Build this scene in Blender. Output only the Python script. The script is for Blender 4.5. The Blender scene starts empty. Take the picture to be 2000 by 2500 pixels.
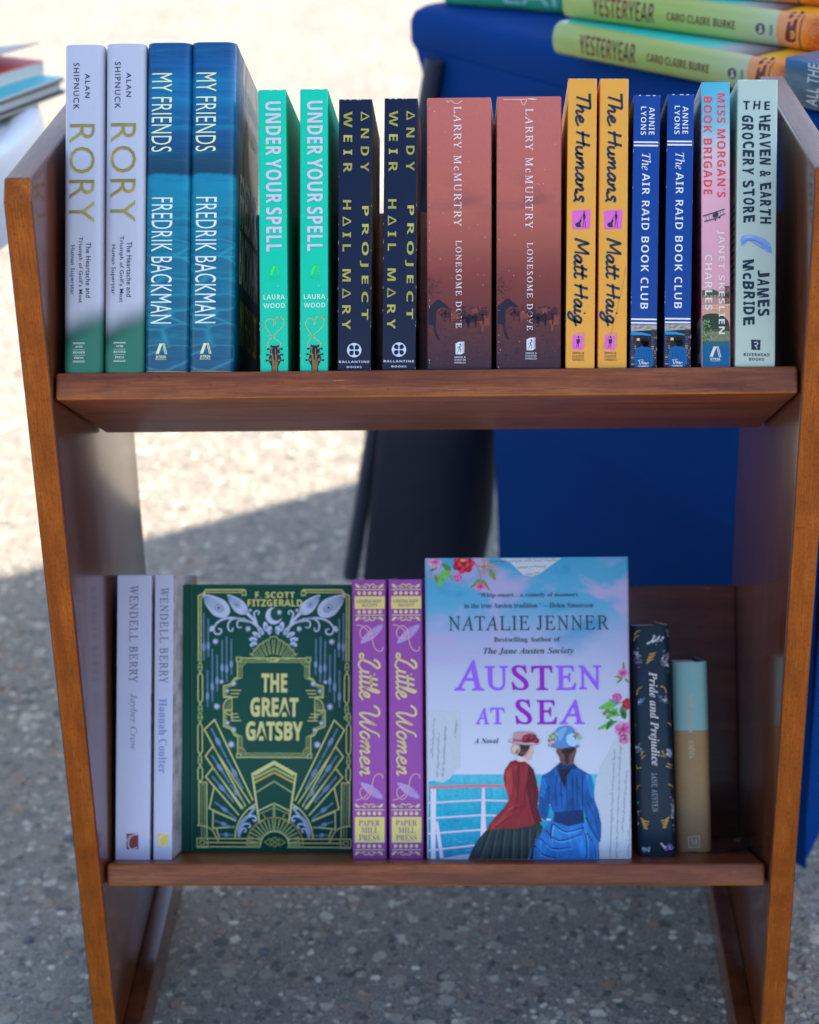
import bpy, bmesh, math, random
from mathutils import Matrix, Vector, Euler
R = math.radians
S = bpy.context.scene
COL = S.collection
random.seed(7)

# ------------------------------------------------------------------ camera
cd = bpy.data.cameras.new('camera')
cd.sensor_fit = 'VERTICAL'
cd.sensor_height = 36.0
cd.sensor_width = 28.8
cd.lens = 70.0
cd.clip_start = 0.05
cd.clip_end = 400
cd.dof.use_dof = True
cd.dof.focus_distance = 1.45
cd.dof.aperture_fstop = 5.8
cd.dof.aperture_blades = 9
cam = bpy.data.objects.new('camera', cd)
COL.objects.link(cam)
_r = Vector((0.99933512, 0.02951148, -0.02140987))
_d = Vector((-0.00712428, -0.4178423, -0.90849164))
_f = Vector((-0.03575688, 0.90804013, -0.41735424))
mw = Matrix.Identity(4)
for i in range(3):
    mw[i][0] = _r[i]; mw[i][1] = -_d[i]; mw[i][2] = -_f[i]
mw[0][3], mw[1][3], mw[2][3] = 0.0396169, -1.32377524, 1.15
cam.matrix_world = mw
S.camera = cam

# ------------------------------------------------------------------ light
SUN_EL = R(56)
sun_h = Vector((0.833, 0.553))            # towards the sun, on the ground
W = bpy.data.worlds.new('World')
S.world = W
W.use_nodes = True
nt = W.node_tree
bg = nt.nodes['Background']
sky = nt.nodes.new('ShaderNodeTexSky')
sky.sky_type = 'NISHITA'
sky.sun_disc = False
sky.sun_elevation = SUN_EL
sky.sun_rotation = math.atan2(sun_h.x, sun_h.y)
sky.air_density = 1.0
sky.dust_density = 1.0
sky.ozone_density = 2.2
nt.links.new(sky.outputs[0], bg.inputs[0])
bg.inputs[1].default_value = 0.13
sl = bpy.data.lights.new('sun', 'SUN')
sl.energy = 3.8
sl.angle = R(0.53)
sl.color = (1.0, 0.90, 0.78)
so = bpy.data.objects.new('sun', sl)
COL.objects.link(so)
sdir = Vector((sun_h.x * math.cos(SUN_EL), sun_h.y * math.cos(SUN_EL), math.sin(SUN_EL)))
so.rotation_euler = sdir.to_track_quat('Z', 'Y').to_euler()
so.location = sdir * 30
S.view_settings.view_transform = 'Standard'
S.view_settings.look = 'None'
S.view_settings.gamma = 1.0
S.view_settings.exposure = 1.72
S.cycles.max_bounces = 8
S.cycles.diffuse_bounces = 4
S.cycles.use_denoising = True

# ------------------------------------------------------------------ materials
ILL = (0.80, 0.95, 1.24)                   # balance of the open-shade light, used to read print colours off paper


def lin(c):
    c /= 255.0
    return c / 12.92 if c < 0.04045 else ((c + 0.055) / 1.055) ** 2.4


def P(r, g, b):
    c = [max(0.003, lin(v) / i - 0.006) for v, i in zip((r, g, b), ILL)]
    k = min(1.0, 0.86 / max(c))                # paper never reflects more than this: keep the hue
    return tuple(v * k for v in c)


class NB:
    """tiny node builder"""
    def __init__(s, name):
        s.m = bpy.data.materials.new(name)
        s.m.use_nodes = True
        s.t = s.m.node_tree
        s.b = s.t.nodes['Principled BSDF']
        s._co = None

    def n(s, typ, props=None, **ins):
        nd = s.t.nodes.new('ShaderNode' + typ)
        for k, v in (props or {}).items():
            setattr(nd, k, v)
        for k, v in ins.items():
            k = int(k[1:]) if k[0] == 'i' and k[1:].isdigit() else k.replace('_', ' ')
            s.put(nd.inputs[k], v)
        return nd

    def put(s, sock, v):
        if isinstance(v, bpy.types.NodeSocket):
            s.t.links.new(v, sock)
        elif isinstance(v, tuple) and len(v) == 3 and sock.type == 'RGBA':
            sock.default_value = (*v, 1)
        else:
            sock.default_value = v

    def co(s):
        if not s._co:
            s._co = s.n('TexCoord').outputs['Object']
        return s._co

    def xyz(s):
        return s.n('SeparateXYZ', i0=s.co()).outputs

    def map(s, scale, loc=(0, 0, 0), rot=(0, 0, 0), src=None):
        return s.n('Mapping', Vector=src or s.co(), Scale=scale, Location=loc, Rotation=rot).outputs[0]

    def noise(s, vec, scale, detail=4, rough=.55, dist=0.0):
        return s.n('TexNoise', Vector=vec, Scale=scale, Detail=detail, Roughness=rough, Distortion=dist).outputs

    def math(s, op, a, b=0.0, c=0.0):
        return s.n('Math', {'operation': op}, i0=a, i1=b, i2=c).outputs[0]

    def ramp(s, fac, stops, interp='LINEAR'):
        nd = s.n('ValToRGB', Fac=fac)
        cr = nd.color_ramp
        cr.interpolation = interp
        while len(cr.elements) < len(stops):
            cr.elements.new(0.5)
        for e, (p, c) in zip(cr.elements, stops):
            e.position = p
            e.color = (*c, 1) if isinstance(c, tuple) else (c, c, c, 1)
        return nd.outputs[0]

    def rng(s, v, a, b, lo=0.0, hi=1.0, smooth=False):
        return s.n('MapRange', {'interpolation_type': 'SMOOTHSTEP' if smooth else 'LINEAR'},
                   Value=v, i1=a, i2=b, i3=lo, i4=hi).outputs[0]

    def mix(s, f, a, b, blend='MIX'):
        nd = s.n('Mix', {'data_type': 'RGBA', 'blend_type': blend})
        s.put(nd.inputs[0], f); s.put(nd.inputs[6], a); s.put(nd.inputs[7], b)
        return nd.outputs[2]

    def bump(s, h, strength=.3, dist=.001):
        s.put(s.b.inputs['Normal'], s.n('Bump', Strength=strength, Distance=dist, Height=h).outputs[0])

    def done(s, col, rough=.45, metal=0.0, coat=0.0, spec=.28, coat_rough=.08):
        s.put(s.b.inputs['Base Color'], col)
        s.put(s.b.inputs['Roughness'], rough)
        s.put(s.b.inputs['Metallic'], metal)
        s.put(s.b.inputs['Coat Weight'], coat)
        s.put(s.b.inputs['Coat Roughness'], coat_rough)
        s.put(s.b.inputs['Specular IOR Level'], spec)
        return s.m


_inks = {}


def ink(r, g, b, rough=.42, metal=0.0, paint=0.0):
    """printed ink: the colour with a little uneven lay-down"""
    k = (r, g, b, rough, metal, paint)
    if k not in _inks:
        q = NB('ink')
        f = q.noise(q.co(), 420, 2)[0]
        c = P(r, g, b)
        q.bump(q.noise(q.co(), 1500, 1)[0], .05, .0002)
        col = q.mix(q.rng(f, .35, .65, 0.0, .16), c, tuple(v * .72 for v in c))
        if paint:                                  # brushed, blended print of a painting
            br = q.noise(q.map((150, 150, 55), (0, 0, 0), (0, .25, 0)), 1.0, 5, .62, 1.2)[0]
            col = q.mix(q.rng(br, .52, .72, 0, paint), col, tuple(min(.8, v * 1.7 + .02) for v in c))
            col = q.mix(q.rng(br, .48, .28, 0, paint * 1.3), col, tuple(v * .38 for v in c))
        _inks[k] = q.done(col, rough, metal)
    return _inks[k]


def foil(r, g, b):
    k = ('foil', r, g, b)
    if k not in _inks:
        q = NB('foil')
        z = q.noise(q.map((30, 30, 60)), 1.0, 2)[0]
        c = P(r, g, b)
        _inks[k] = q.done(q.mix(q.rng(z, .35, .65), c, tuple(v * .55 for v in c)), q.rng(z, .3, .7, .22, .4), .75)
    return _inks[k]


# ------------------------------------------------------------------ objects
def mesh_obj(name, bm, mats, parent=None, smooth=None):
    me = bpy.data.meshes.new(name)
    bmesh.ops.recalc_face_normals(bm, faces=bm.faces) if smooth != 'keep' else None
    bm.to_mesh(me)
    bm.free()
    for m in (mats if isinstance(mats, (list, tuple)) else [mats]):
        me.materials.append(m)
    if smooth and smooth != 'keep':
        for p in me.polygons:
            p.use_smooth = True
        me.set_sharp_from_angle(angle=R(smooth))
    o = bpy.data.objects.new(name, me)
    COL.objects.link(o)
    if parent:
        o.parent = parent
    return o


def empty(name, mat4, label=None, cat=None, group=None):
    o = bpy.data.objects.new(name, None)
    o.empty_display_size = .05
    COL.objects.link(o)
    o.matrix_world = mat4
    tag(o, label, cat, group)
    return o


def tag(o, label=None, cat=None, group=None, kind=None):
    for k, v in (('label', label), ('category', cat), ('group', group), ('kind', kind)):
        if v:
            o[k] = v
    return o


def copy_tree(o, parent=None):
    c = o.copy()
    COL.objects.link(c)
    if parent:
        c.parent = parent
    for ch in [x for x in o.children]:
        copy_tree(ch, c)
    return c


def box(bm, x0, x1, y0, y1, z0, z1, bev=0.0, seg=2):
    g = bmesh.ops.create_cube(bm, size=1)
    vs = g['verts']
    for v in vs:
        v.co = Vector((x0 + (v.co.x + .5) * (x1 - x0), y0 + (v.co.y + .5) * (y1 - y0), z0 + (v.co.z + .5) * (z1 - z0)))
    if bev:
        es = {e for v in vs for e in v.link_edges}
        bmesh.ops.bevel(bm, geom=list(es), offset=bev, segments=seg, affect='EDGES', profile=.6)
    return bm


def prism_x(bm, pts, x0, x1, bev=0.0, seg=2):
    """polygon in the YZ plane drawn out along X"""
    a = [bm.verts.new((x0, y, z)) for y, z in pts]
    b = [bm.verts.new((x1, y, z)) for y, z in pts]
    fs = [bm.faces.new(a), bm.faces.new(b[::-1])]
    n = len(pts)
    for i in range(n):
        fs.append(bm.faces.new((a[i], b[i], b[(i + 1) % n], a[(i + 1) % n])))
    bmesh.ops.recalc_face_normals(bm, faces=fs)
    if bev:
        es = {e for f in fs for e in f.edges}
        bmesh.ops.bevel(bm, geom=list(es), offset=bev, segments=seg, affect='EDGES', profile=.6)
    return bm


def tube(bm, pts, r, n=16):
    rs = r if isinstance(r, (list, tuple)) else [r] * len(pts)
    rings = []
    pts = [Vector(p) for p in pts]
    for i, p in enumerate(pts):
        d = (pts[min(i + 1, len(pts) - 1)] - pts[max(i - 1, 0)]).normalized()
        a = d.orthogonal().normalized() if i == 0 else (rings_a - d * rings_a.dot(d)).normalized()
        rings_a = a
        b = d.cross(a)
        rings.append([bm.verts.new(p + (a * math.cos(2 * math.pi * k / n) + b * math.sin(2 * math.pi * k / n)) * rs[i]) for k in range(n)])
    for q, w in zip(rings, rings[1:]):
        for k in range(n):
            bm.faces.new((q[k], q[(k + 1) % n], w[(k + 1) % n], w[k]))
    bm.faces.new(rings[0][::-1]); bm.faces.new(rings[-1])
    return bm


# ------------------------------------------------------------------ lettering and printed artwork
def _sh(s, up, lo):
    o = ''
    for c in s:
        if 'A' <= c <= 'Z': o += chr(up + ord(c) - 65)
        elif 'a' <= c <= 'z': o += '\u210e' if (lo == 0x1D44E and c == 'h') else chr(lo + ord(c) - 97)
        else: o += c
    return o


STY = {'sans': None, 'sansb': (0x1D5D4, 0x1D5EE), 'sansbi': (0x1D63C, 0x1D656), 'serif': (0x1D400, 0x1D41A),
       'serifi': (0x1D434, 0x1D44E), 'serifbi': (0x1D468, 0x1D482), 'roman': (0x1D434, 0x1D44E), 'script': (0x1D4D0, 0x1D4EA), 'mono': (0x1D670, 0x1D68A)}
_tc = {}


def glyphs(txt, style, space=1.0, off=0.0, word=1.0):
    k = (txt, style, space, off, word)
    if k in _tc:
        return _tc[k]
    cu = bpy.data.curves.new('t', 'FONT')
    cu.body = _sh(txt, *STY[style]) if STY[style] else txt
    cu.size = 1.0
    cu.space_character = space
    cu.space_word = word
    cu.offset = off
    cu.resolution_u = 3
    if style == 'roman':
        cu.shear = -0.27
    ob = bpy.data.objects.new('t', cu)
    COL.objects.link(ob)
    dg = bpy.context.evaluated_depsgraph_get()
    dg.update()
    me = bpy.data.meshes.new_from_object(ob.evaluated_get(dg))
    vs = [(v.co.x, v.co.y) for v in me.vertices]
    fs = [tuple(p.vertices) for p in me.polygons]
    bpy.data.objects.remove(ob); bpy.data.curves.remove(cu); bpy.data.meshes.remove(me)
    x0 = min(v[0] for v in vs); x1 = max(v[0] for v in vs)
    y0 = min(v[1] for v in vs); y1 = max(v[1] for v in vs)
    vs = [((x - x0) / (x1 - x0), (y - y0) / (y1 - y0)) for x, y in vs]
    _tc[k] = (vs, fs, (x1 - x0) / (y1 - y0))
    return _tc[k]


def smooth_line(pts, n=6):
    q = [pts[0]] + list(pts) + [pts[-1]]
    out = []
    for i in range(1, len(q) - 2):
        p0, p1, p2, p3 = q[i - 1:i + 3]
        for k in range(n):
            t = k / n
            out.append(tuple(.5 * (2 * p1[j] + (p2[j] - p0[j]) * t + (2 * p0[j] - 5 * p1[j] + 4 * p2[j] - p3[j]) * t * t
                                   + (3 * p1[j] - p0[j] - 3 * p2[j] + p3[j]) * t ** 3) for j in (0, 1)))
    out.append(tuple(pts[-1]))
    return out


LAYER = 7e-5
MERGE = {'printed_art', 'printed_figure', 'printed_burst', 'printed_guitar', 'printed_prairie', 'worn_creases', 'printed_picture', 'spine_rules', 'printed_scene', 'printed_biplane', 'printed_bridge', 'barcode_panel', 'printed_brush_stroke', 'back_cover_print'}


class Face:
    """a printed face of a book: px (source photo pixels) -> (u, v) metres on the face -> local xyz"""
    def __init__(s, xl, yb, sc, k=0.0, to=None, bulge=None, cover=None):
        s.cover = cover
        s.clip = None
        s.xl, s.yb, s.sc, s.k, s.to, s.bulge = xl, yb, sc, k, to, bulge

    def uv(s, p):
        return ((p[0] - s.xl - s.k * (s.yb - p[1])) * s.sc, (s.yb - p[1]) * s.sc)


class Art:
    def __init__(s, face, zm=None):
        s.f, s.zm = face, zm
        s.V, s.F, s.M, s.mats = [], [], [], []

    def _p(s, p):
        if s.zm:
            p = (s.zm[0] + p[0] / s.zm[2], s.zm[1] + p[1] / s.zm[2])
        return p

    def _m(s, m):
        if m not in s.mats:
            s.mats.append(m)
        return s.mats.index(m)

    def _add(s, uvs, faces, m, layer):
        b = len(s.V)
        if s.f.clip:                               # print ends at the edge of the cover
            cw, ch = s.f.clip
            uvs = [(min(max(u, .0004), cw - .0004), min(max(v, .0004), ch - .0004)) for u, v in uvs]
        s.V += [(u, v, layer) for u, v in uvs]
        mi = s._m(m)
        for f in faces:
            s.F.append([b + i for i in f]); s.M.append(mi)

    def poly(s, pts, m, layer=1, sm=0):
        if sm:
            pts = smooth_line(list(pts) + [pts[0]], sm)[:-1]
        uv = [s.f.uv(s._p(p)) for p in pts]
        s._add(uv, [list(range(len(uv)))], m, layer)

    def rect(s, x0, y0, x1, y1, m, layer=1):
        s.poly([(x0, y0), (x1, y0), (x1, y1), (x0, y1)], m, layer)

    def ell(s, c, rx, ry, m, layer=1, rot=0.0, n=18):
        ca, sa = math.cos(R(rot)), math.sin(R(rot))
        s.poly([(c[0] + rx * math.cos(a) * ca - ry * math.sin(a) * sa, c[1] + rx * math.cos(a) * sa + ry * math.sin(a) * ca)
                for a in (2 * math.pi * k / n for k in range(n))], m, layer)

    def line(s, pts, w, m, layer=1, sm=0, closed=False, w1=None):
        if sm:
            pts = smooth_line(pts, sm)
        q = [Vector(p) for p in pts]
        if closed:
            q.append(q[0])
        n = len(q)
        L, Rr = [], []
        for i in range(n):
            if closed and i in (0, n - 1):
                a, b = q[n - 2], q[1]
                d0, d1 = (q[0] - a), (b - q[0])
            else:
                d0 = q[i] - q[i - 1] if i else q[1] - q[0]
                d1 = q[i + 1] - q[i] if i < n - 1 else q[-1] - q[-2]
            d0 = d0.normalized() if d0.length else d1.normalized()
            d1 = d1.normalized() if d1.length else d0
            t = (d0 + d1)
            t = t.normalized() if t.length > .2 else d0
            nn = Vector((-t.y, t.x))
            mt = max(.55, abs(nn.dot(Vector((-d0.y, d0.x)))))
            ww = w if w1 is None else w + (w1 - w) * i / (n - 1)
            L.append(q[i] + nn * ww / 2 / mt); Rr.append(q[i] - nn * ww / 2 / mt)
        uv = [s.f.uv(s._p(p)) for p in L + Rr]
        s._add(uv, [[i, i + 1, n + i + 1, n + i] for i in range(n - 1)], m, layer)

    def arc(s, c, r, a0, a1, w, m, layer=1, n=20, ry=None):
        ry = ry or r
        s.line([(c[0] + r * math.cos(R(a0 + (a1 - a0) * k / n)), c[1] + ry * math.sin(R(a0 + (a1 - a0) * k / n))) for k in range(n + 1)], w, m, layer)

    def ring(s, c, r, w, m, layer=1, n=28):
        s.arc(c, r, 0, 360, w, m, layer, n)

    def star(s, c, r, m, layer=1, n=8, inner=.35):
        s.poly([(c[0] + (r if k % 2 == 0 else r * inner) * math.cos(math.pi * k / n), c[1] + (r if k % 2 == 0 else r * inner) * math.sin(math.pi * k / n)) for k in range(2 * n)], m, layer)

    def text(s, txt, style, bx, m, rot=False, layer=3, space=1.0, off=0.0, word=1.0, shear=0.0, bow=None):
        """fit the words into the box x0, y0, x1, y1; rot: reading down the spine"""
        vs, fs, _ = glyphs(txt, style, space, off, word)
        (x0, y0), (x1, y1) = s._p(bx[:2]), s._p(bx[2:])
        cx, cy = (x0 + x1) / 2, (y0 + y1) / 2
        cu, cv = s.f.uv((cx, cy))
        w, h = (x1 - x0) * s.f.sc, (y1 - y0) * s.f.sc
        if rot:
            uv = [(cu + (b - .5) * w, cv - (a - .5) * h + shear * (b - .5) * w) for a, b in vs]
        else:
            uv = [(cu + (a - .5) * w + shear * (b - .5) * h, cv + (b - .5) * h) for a, b in vs]
        s._add(uv, fs, m, layer)

    def strokes(s, txt, bx, m, pen=.2, rot=True, layer=3, slant=.12):
        """brush lettering"""
        segs, x = [], 0.0
        for c in txt:
            if c == ' ':
                x += .55; continue
            adv, st = BRUSH[c]
            for ln in st:
                segs.append([(x + px + slant * py, py) for px, py in (smooth_line(ln, 5) if len(ln) > 2 else ln)])
            x += adv
        ax = [p[0] for g in segs for p in g]; ay = [p[1] for g in segs for p in g]
        X0, X1, Y0, Y1 = min(ax), max(ax), min(ay), max(ay)
        x0, y0, x1, y1 = bx
        for g in segs:
            g2 = []
            for px, py in g:
                a, b = (px - X0) / (X1 - X0), (py - Y0) / (Y1 - Y0)
                g2.append((x0 + b * (x1 - x0), y0 + a * (y1 - y0)) if rot else (x0 + a * (x1 - x0), y1 - b * (y1 - y0)))
            ww = pen * ((x1 - x0) / (Y1 - Y0) if rot else (y1 - y0) / (Y1 - Y0))
            s.line(g2, ww, m, layer, w1=ww * .75)

    def mirror(s, cx):
        """add the mirror image about the upright line x = cx (zoom px)"""
        cu = s.f.uv(s._p((cx, 0)))[0] + s.f.k * 0
        b = len(s.V)
        s.V += [(2 * cu - u, v, l) for u, v, l in s.V]
        for f, m in list(zip(s.F, s.M)):
            s.F.append([b + i for i in f][::-1]); s.M.append(m)

    def build(s, name, parent, label=None):
        bm = bmesh.new()
        vs = [bm.verts.new((u, v, l * LAYER)) for u, v, l in s.V]
        for f, m in zip(s.F, s.M):
            try:
                fc = bm.faces.new([vs[i] for i in f]); fc.material_index = m
            except ValueError:
                pass
        big = [f for f in bm.faces if len(f.verts) > 4]
        if big:
            bmesh.ops.triangulate(bm, faces=big)
        if s.f.bulge:
            us = [v.co.x for v in bm.verts]
            a, b2 = min(us), max(us)
            st = s.f.bulge
            k = math.ceil(a / st)
            while k * st < b2:
                bmesh.ops.bisect_plane(bm, geom=bm.verts[:] + bm.edges[:] + bm.faces[:], plane_co=(k * st, 0, 0), plane_no=(1, 0, 0), dist=1e-7)
                k += 1
        for v in bm.verts:
            v.co = s.f.to(v.co.x, v.co.y, v.co.z)
        if name in MERGE and s.f.cover:                # printed pattern belongs to the cover's own mesh
            me = s.f.cover.data
            tmp = bpy.data.meshes.new('t'); bm.to_mesh(tmp); bm.free()
            nb = len(me.materials)
            for m in s.mats:
                me.materials.append(m)
            b2 = bmesh.new(); b2.from_mesh(me)
            n0 = len(b2.faces)
            b2.from_mesh(tmp)
            b2.faces.ensure_lookup_table()
            for f in b2.faces[n0:]:
                f.material_index += nb; f.smooth = False
            b2.to_mesh(me); b2.free(); bpy.data.meshes.remove(tmp)
            return s.f.cover
        o = mesh_obj(name, bm, s.mats, parent, 'keep')
        if label:
            o['label'] = label
        return o


BRUSH = {
 'L': (1.7, [[(.15, 1.5), (.35, 1.95), (.8, 2.1), (1.05, 1.85), (.8, 1.5), (.55, 1.0), (.4, .35), (.1, .0), (-.25, .1), (-.2, .35), (.2, .3), (.7, .0), (1.2, -.1), (1.55, .25)]]),
 'l': (.6, [[(0, .45), (.3, 1.2), (.4, 1.9), (.22, 2.0), (.08, 1.3), (.06, .35), (.2, 0), (.55, .3)]]),
 'W': (2.1, [[(-.55, 1.55), (-.35, 2.05), (.1, 2.15), (.35, 1.8), (.3, 1.0), (.4, .15), (.6, .0), (.95, .8), (1.2, 1.7), (1.15, .8), (1.25, .1), (1.45, .0), (1.8, .9), (1.95, 1.8), (2.05, 2.1), (2.3, 2.15)]]),
 'o': (.95, [[(.5, .95), (.2, .95), (0, .45), (.2, .02), (.5, .15), (.62, .6), (.5, .95), (.62, .75), (.95, .8)]]),
 'T': (1.25, [[(0, 1.95), (.6, 2.0), (1.35, 2.08)], [(.7, 2.0), (.62, 1.0), (.55, 0)]]),
 'h': (.95, [[(.1, 2.1), (.05, 1), (0, 0)], [(.03, .5), (.35, 1.0), (.55, .8), (.5, .2), (.62, 0), (.85, .25)]]),
 'e': (.95, [[(0, .45), (.4, .55), (.5, .9), (.25, 1.0), (0, .55), (.12, .1), (.45, 0), (.95, .35)]]),
 'H': (1.35, [[(.15, 2.0), (.1, 1), (.0, 0)], [(1.0, 2.05), (.95, 1), (.9, 0)], [(-.15, .95), (.5, 1.0), (1.2, 1.15)]]),
 'u': (.95, [[(0, 1), (-.02, .3), (.2, 0), (.5, .35), (.6, 1.0)], [(.6, 1.0), (.55, .2), (.68, 0), (.9, .2)]]),
 'm': (1.4, [[(0, 1), (0, 0)], [(0, .4), (.3, 1.0), (.45, .8), (.42, 0)], [(.43, .4), (.75, 1.0), (.92, .8), (.88, .15), (1.0, 0), (1.3, .25)]]),
 'a': (1.0, [[(.6, .95), (.25, 1.0), (0, .4), (.2, 0), (.5, .45), (.63, 1.0)], [(.63, 1.0), (.58, .2), (.72, 0), (.95, .2)]]),
 'n': (.95, [[(0, 1), (0, 0)], [(0, .4), (.32, 1.0), (.5, .8), (.47, .15), (.6, 0), (.85, .2)]]),
 's': (.8, [[(.6, .95), (.25, 1.05), (.12, .72), (.45, .38), (.35, 0), (-.1, -.1), (-.35, .1)], [(.4, .05), (.7, -.35)]]),
 'M': (1.5, [[(0, 0), (.08, 1), (.2, 2.05), (.4, 1.2), (.62, .6), (.9, 1.4), (1.15, 2.1), (1.2, 1), (1.25, 0)]]),
 't': (.62, [[(.2, 1.9), (.1, 1), (.08, .2), (.25, 0), (.55, .25)], [(-.2, 1.15), (.55, 1.25)]]),
 'i': (.5, [[(.05, 1), (.0, .25), (.15, 0), (.4, .2)], [(.1, 1.5), (.16, 1.62)]]),
 'g': (1.0, [[(.55, .95), (.22, 1.0), (0, .45), (.2, .05), (.5, .5), (.6, 1.0)], [(.6, 1.0), (.5, -.3), (.2, -.9), (-.2, -.75), (.1, -.25), (1.0, .3)]]),
}


def edge_wear(b, w, h, seed, m, n=26):
    """rubbed white specks along the two long edges of a spine"""
    rg = random.Random(seed)
    f = Face(0, 0, 1.0, 0, b.spine.to, None, b.cover)
    a = Art(f)
    for _ in range(n // 2):
        e = rg.choice((.0002, w - .0002)); v = rg.uniform(.004, h - .004) if rg.random() < .75 else rg.choice((.001, h - .001))
        l = rg.uniform(.0005, .0022)
        a.poly([(e - .00012, -v), (e + .00012, -v), (e + .00008, -min(v + l, h - .0005)), (e - .0001, -min(v + l, h - .0005))], m, 6)
    for _ in range(5):
        u = rg.uniform(.001, w - .003)
        a.rect(u, -h + .0002, u + rg.uniform(.0006, .002), -h + .0008, m, 6)
    a.build('worn_creases', None)


# ------------------------------------------------------------------ books
def cover_profile(w, d, r, b, n=6, t=0.0, fl=(0, 0)):
    """cross-section (x, y) of a cover seen from above: spine towards -y"""
    hw = w / 2 - t
    rr = max(r - t, .0003)
    pts = [(-hw - fl[0], d)]
    nb = 10 if b else 1
    for k in range(n + 1):
        a = math.pi + (math.pi / 2) * k / n
        pts.append((-hw + rr + rr * math.cos(a), t + rr + rr * math.sin(a)))
    for k in range(1, nb):
        x = (-hw + rr) + (2 * hw - 2 * rr) * k / nb
        pts.append((x, t))
    for k in range(n + 1):
        a = 1.5 * math.pi + (math.pi / 2) * k / n
        pts.append((hw - rr + rr * math.cos(a), t + rr + rr * math.sin(a)))
    pts.append((hw + fl[1], d))
    if b:
        pts = [(x, y - b * max(0.0, 1 - (x / (w / 2)) ** 2) if y < d else y) for x, y in pts]
    return pts


def spine_y(w, r, b):
    def fy(x):
        hw = w / 2
        y = 0.0
        e = abs(x) - (hw - r)
        if e > 0:
            e = min(e, r)
            y = r - math.sqrt(max(0.0, r * r - e * e))
        return y - (b * max(0.0, 1 - (x / hw) ** 2) if b else 0.0)
    return fy


def cover_mesh(w, h, d, r, b, t, z0=0.0, fl=(0, 0)):
    out, inn = cover_profile(w, d, r, b, fl=fl), cover_profile(w, d, r, b, t=t, fl=fl)
    n = len(out)
    bm = bmesh.new()
    zs = [z0, z0 + .0008, z0 + h - .0008, z0 + h]
    O = [[bm.verts.new((x * (1 if 0 < i < 3 else .985), y + (0 if 0 < i < 3 else (.0003 if y < d else 0)), z)) for x, y in out] for i, z in enumerate(zs)]
    I = [[bm.verts.new((x * (1 if i else .985), y, z)) for x, y in inn] for i, z in enumerate((zs[0], zs[3]))]
    for lo, hi in zip(O, O[1:]):
        for k in range(n - 1):
            f = bm.faces.new((lo[k], lo[k + 1], hi[k + 1], hi[k]))
            f.material_index = 1 if k == 0 else (2 if k == n - 2 else 0)
    for k in range(n - 1):
        bm.faces.new((I[0][k], I[1][k], I[1][k + 1], I[0][k + 1])).material_index = 3
        bm.faces.new((O[0][k], I[0][k], I[0][k + 1], O[0][k + 1])).material_index = 3
        bm.faces.new((O[3][k], O[3][k + 1], I[1][k + 1], I[1][k])).material_index = 3
    for e in (0, n - 1):
        for i in range(3):
            a, c = O[i][e], O[i + 1][e]
            if i == 0: q = (a, c, I[0][e])
            elif i == 2: q = (a, c, I[1][e])
            else: q = (a, c, I[1][e], I[0][e])
            bm.faces.new(q).material_index = 3
    return bm


def paper_mat():
    if 'paper' not in _inks:
        q = NB('page_paper')
        x = q.noise(q.map((2500, 4, 4)), 1.0, 2)[0]
        q.bump(x, .4, .0004)
        _inks['paper'] = q.done(q.mix(x, (.62, .56, .45), (.82, .78, .68)), .8)
    return _inks['paper']


class Book:
    """stands with the spine towards the reader: local x across the spine, y into the shelf, z up"""
    def __init__(s, root, w, h, d, mats, hard=False, r=.0010, b=0.0, t=.0005, px=None, k=0.0, edge=None, cover_name='cover', fl=(0, 0)):
        s.root, s.w, s.h, s.d = root, w, h, d
        m = list(mats) + [mats[-1]] * (3 - len(mats)) + [edge or ink(225, 225, 225)]
        s.cover = mesh_obj(cover_name, cover_mesh(w, h, d, r, b, t, fl=fl), m, root, 30)
        ins = .003 if hard else .0006
        bt = .0028 if hard else t
        bm = bmesh.new()
        y0 = max(r * .6, .0015)
        box(bm, -w / 2 + bt, w / 2 - bt, y0, d - ins, ins, h - ins)
        for v in bm.verts:
            v.co.x += (fl[1] if v.co.x > 0 else -fl[0]) * (v.co.y / d)
        mesh_obj('page_block', bm, paper_mat(), root)
        if hard:
            q = NB('board_cloth'); q.bump(q.noise(q.co(), 1800, 2)[0], .2, .0003)
            bm = cover_mesh(w - 2 * t - .0002, h - .001, d - .001, r, b * .9, .0022, .0005)
            for v in bm.verts:
                v.co.y += t + .0001
            for f in bm.faces:
                f.material_index = 0
            mesh_obj('board', bm, q.done((.02, .02, .024), .6), root, 30)
        fy = spine_y(w, r, b) if r > .003 or b else (lambda x: 0.0)
        hw = w / 2
        bb = .0015 if b else (None if r < .003 else .0015)
        s.spine = Face(px[0], px[1], px[2], k, lambda u, v, o: Vector((u - hw, fy(u - hw) - o - 5e-5, v)), bb) if px else None
        if s.spine:
            s.spine.clip = (w, h)
        s.right = Face(0, 0, 1.0, 0, lambda u, v, o: Vector((hw + o + 5e-5, u, v)))
        s.left = Face(0, 0, 1.0, 0, lambda u, v, o: Vector((-hw - o - 5e-5, d - u, v)))
        for f in (s.spine, s.right, s.left):           # right and left faces are in metres: feed (u, -v)
            if f:
                f.cover = s.cover


def stand(F, a, xc, roll=0.0, lean=26.5, tilt=28.0, dz=0.0):
    T, L = R(tilt), R(lean)
    jr = random.Random(int(xc * 1e5))
    a += jr.uniform(-.0012, .0012)
    loc = Vector((xc, F[0] + a * math.cos(T), F[1] - a * math.sin(T) + dz))
    return Matrix.Translation(loc) @ Matrix.Rotation(-L, 4, 'X') @ Matrix.Rotation(R(roll), 4, 'Y') @ Matrix.Rotation(R(jr.uniform(-.5, .5)), 4, 'Z')


F1 = (.0105, .6487)
F2 = (.0145, .2230)

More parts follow.
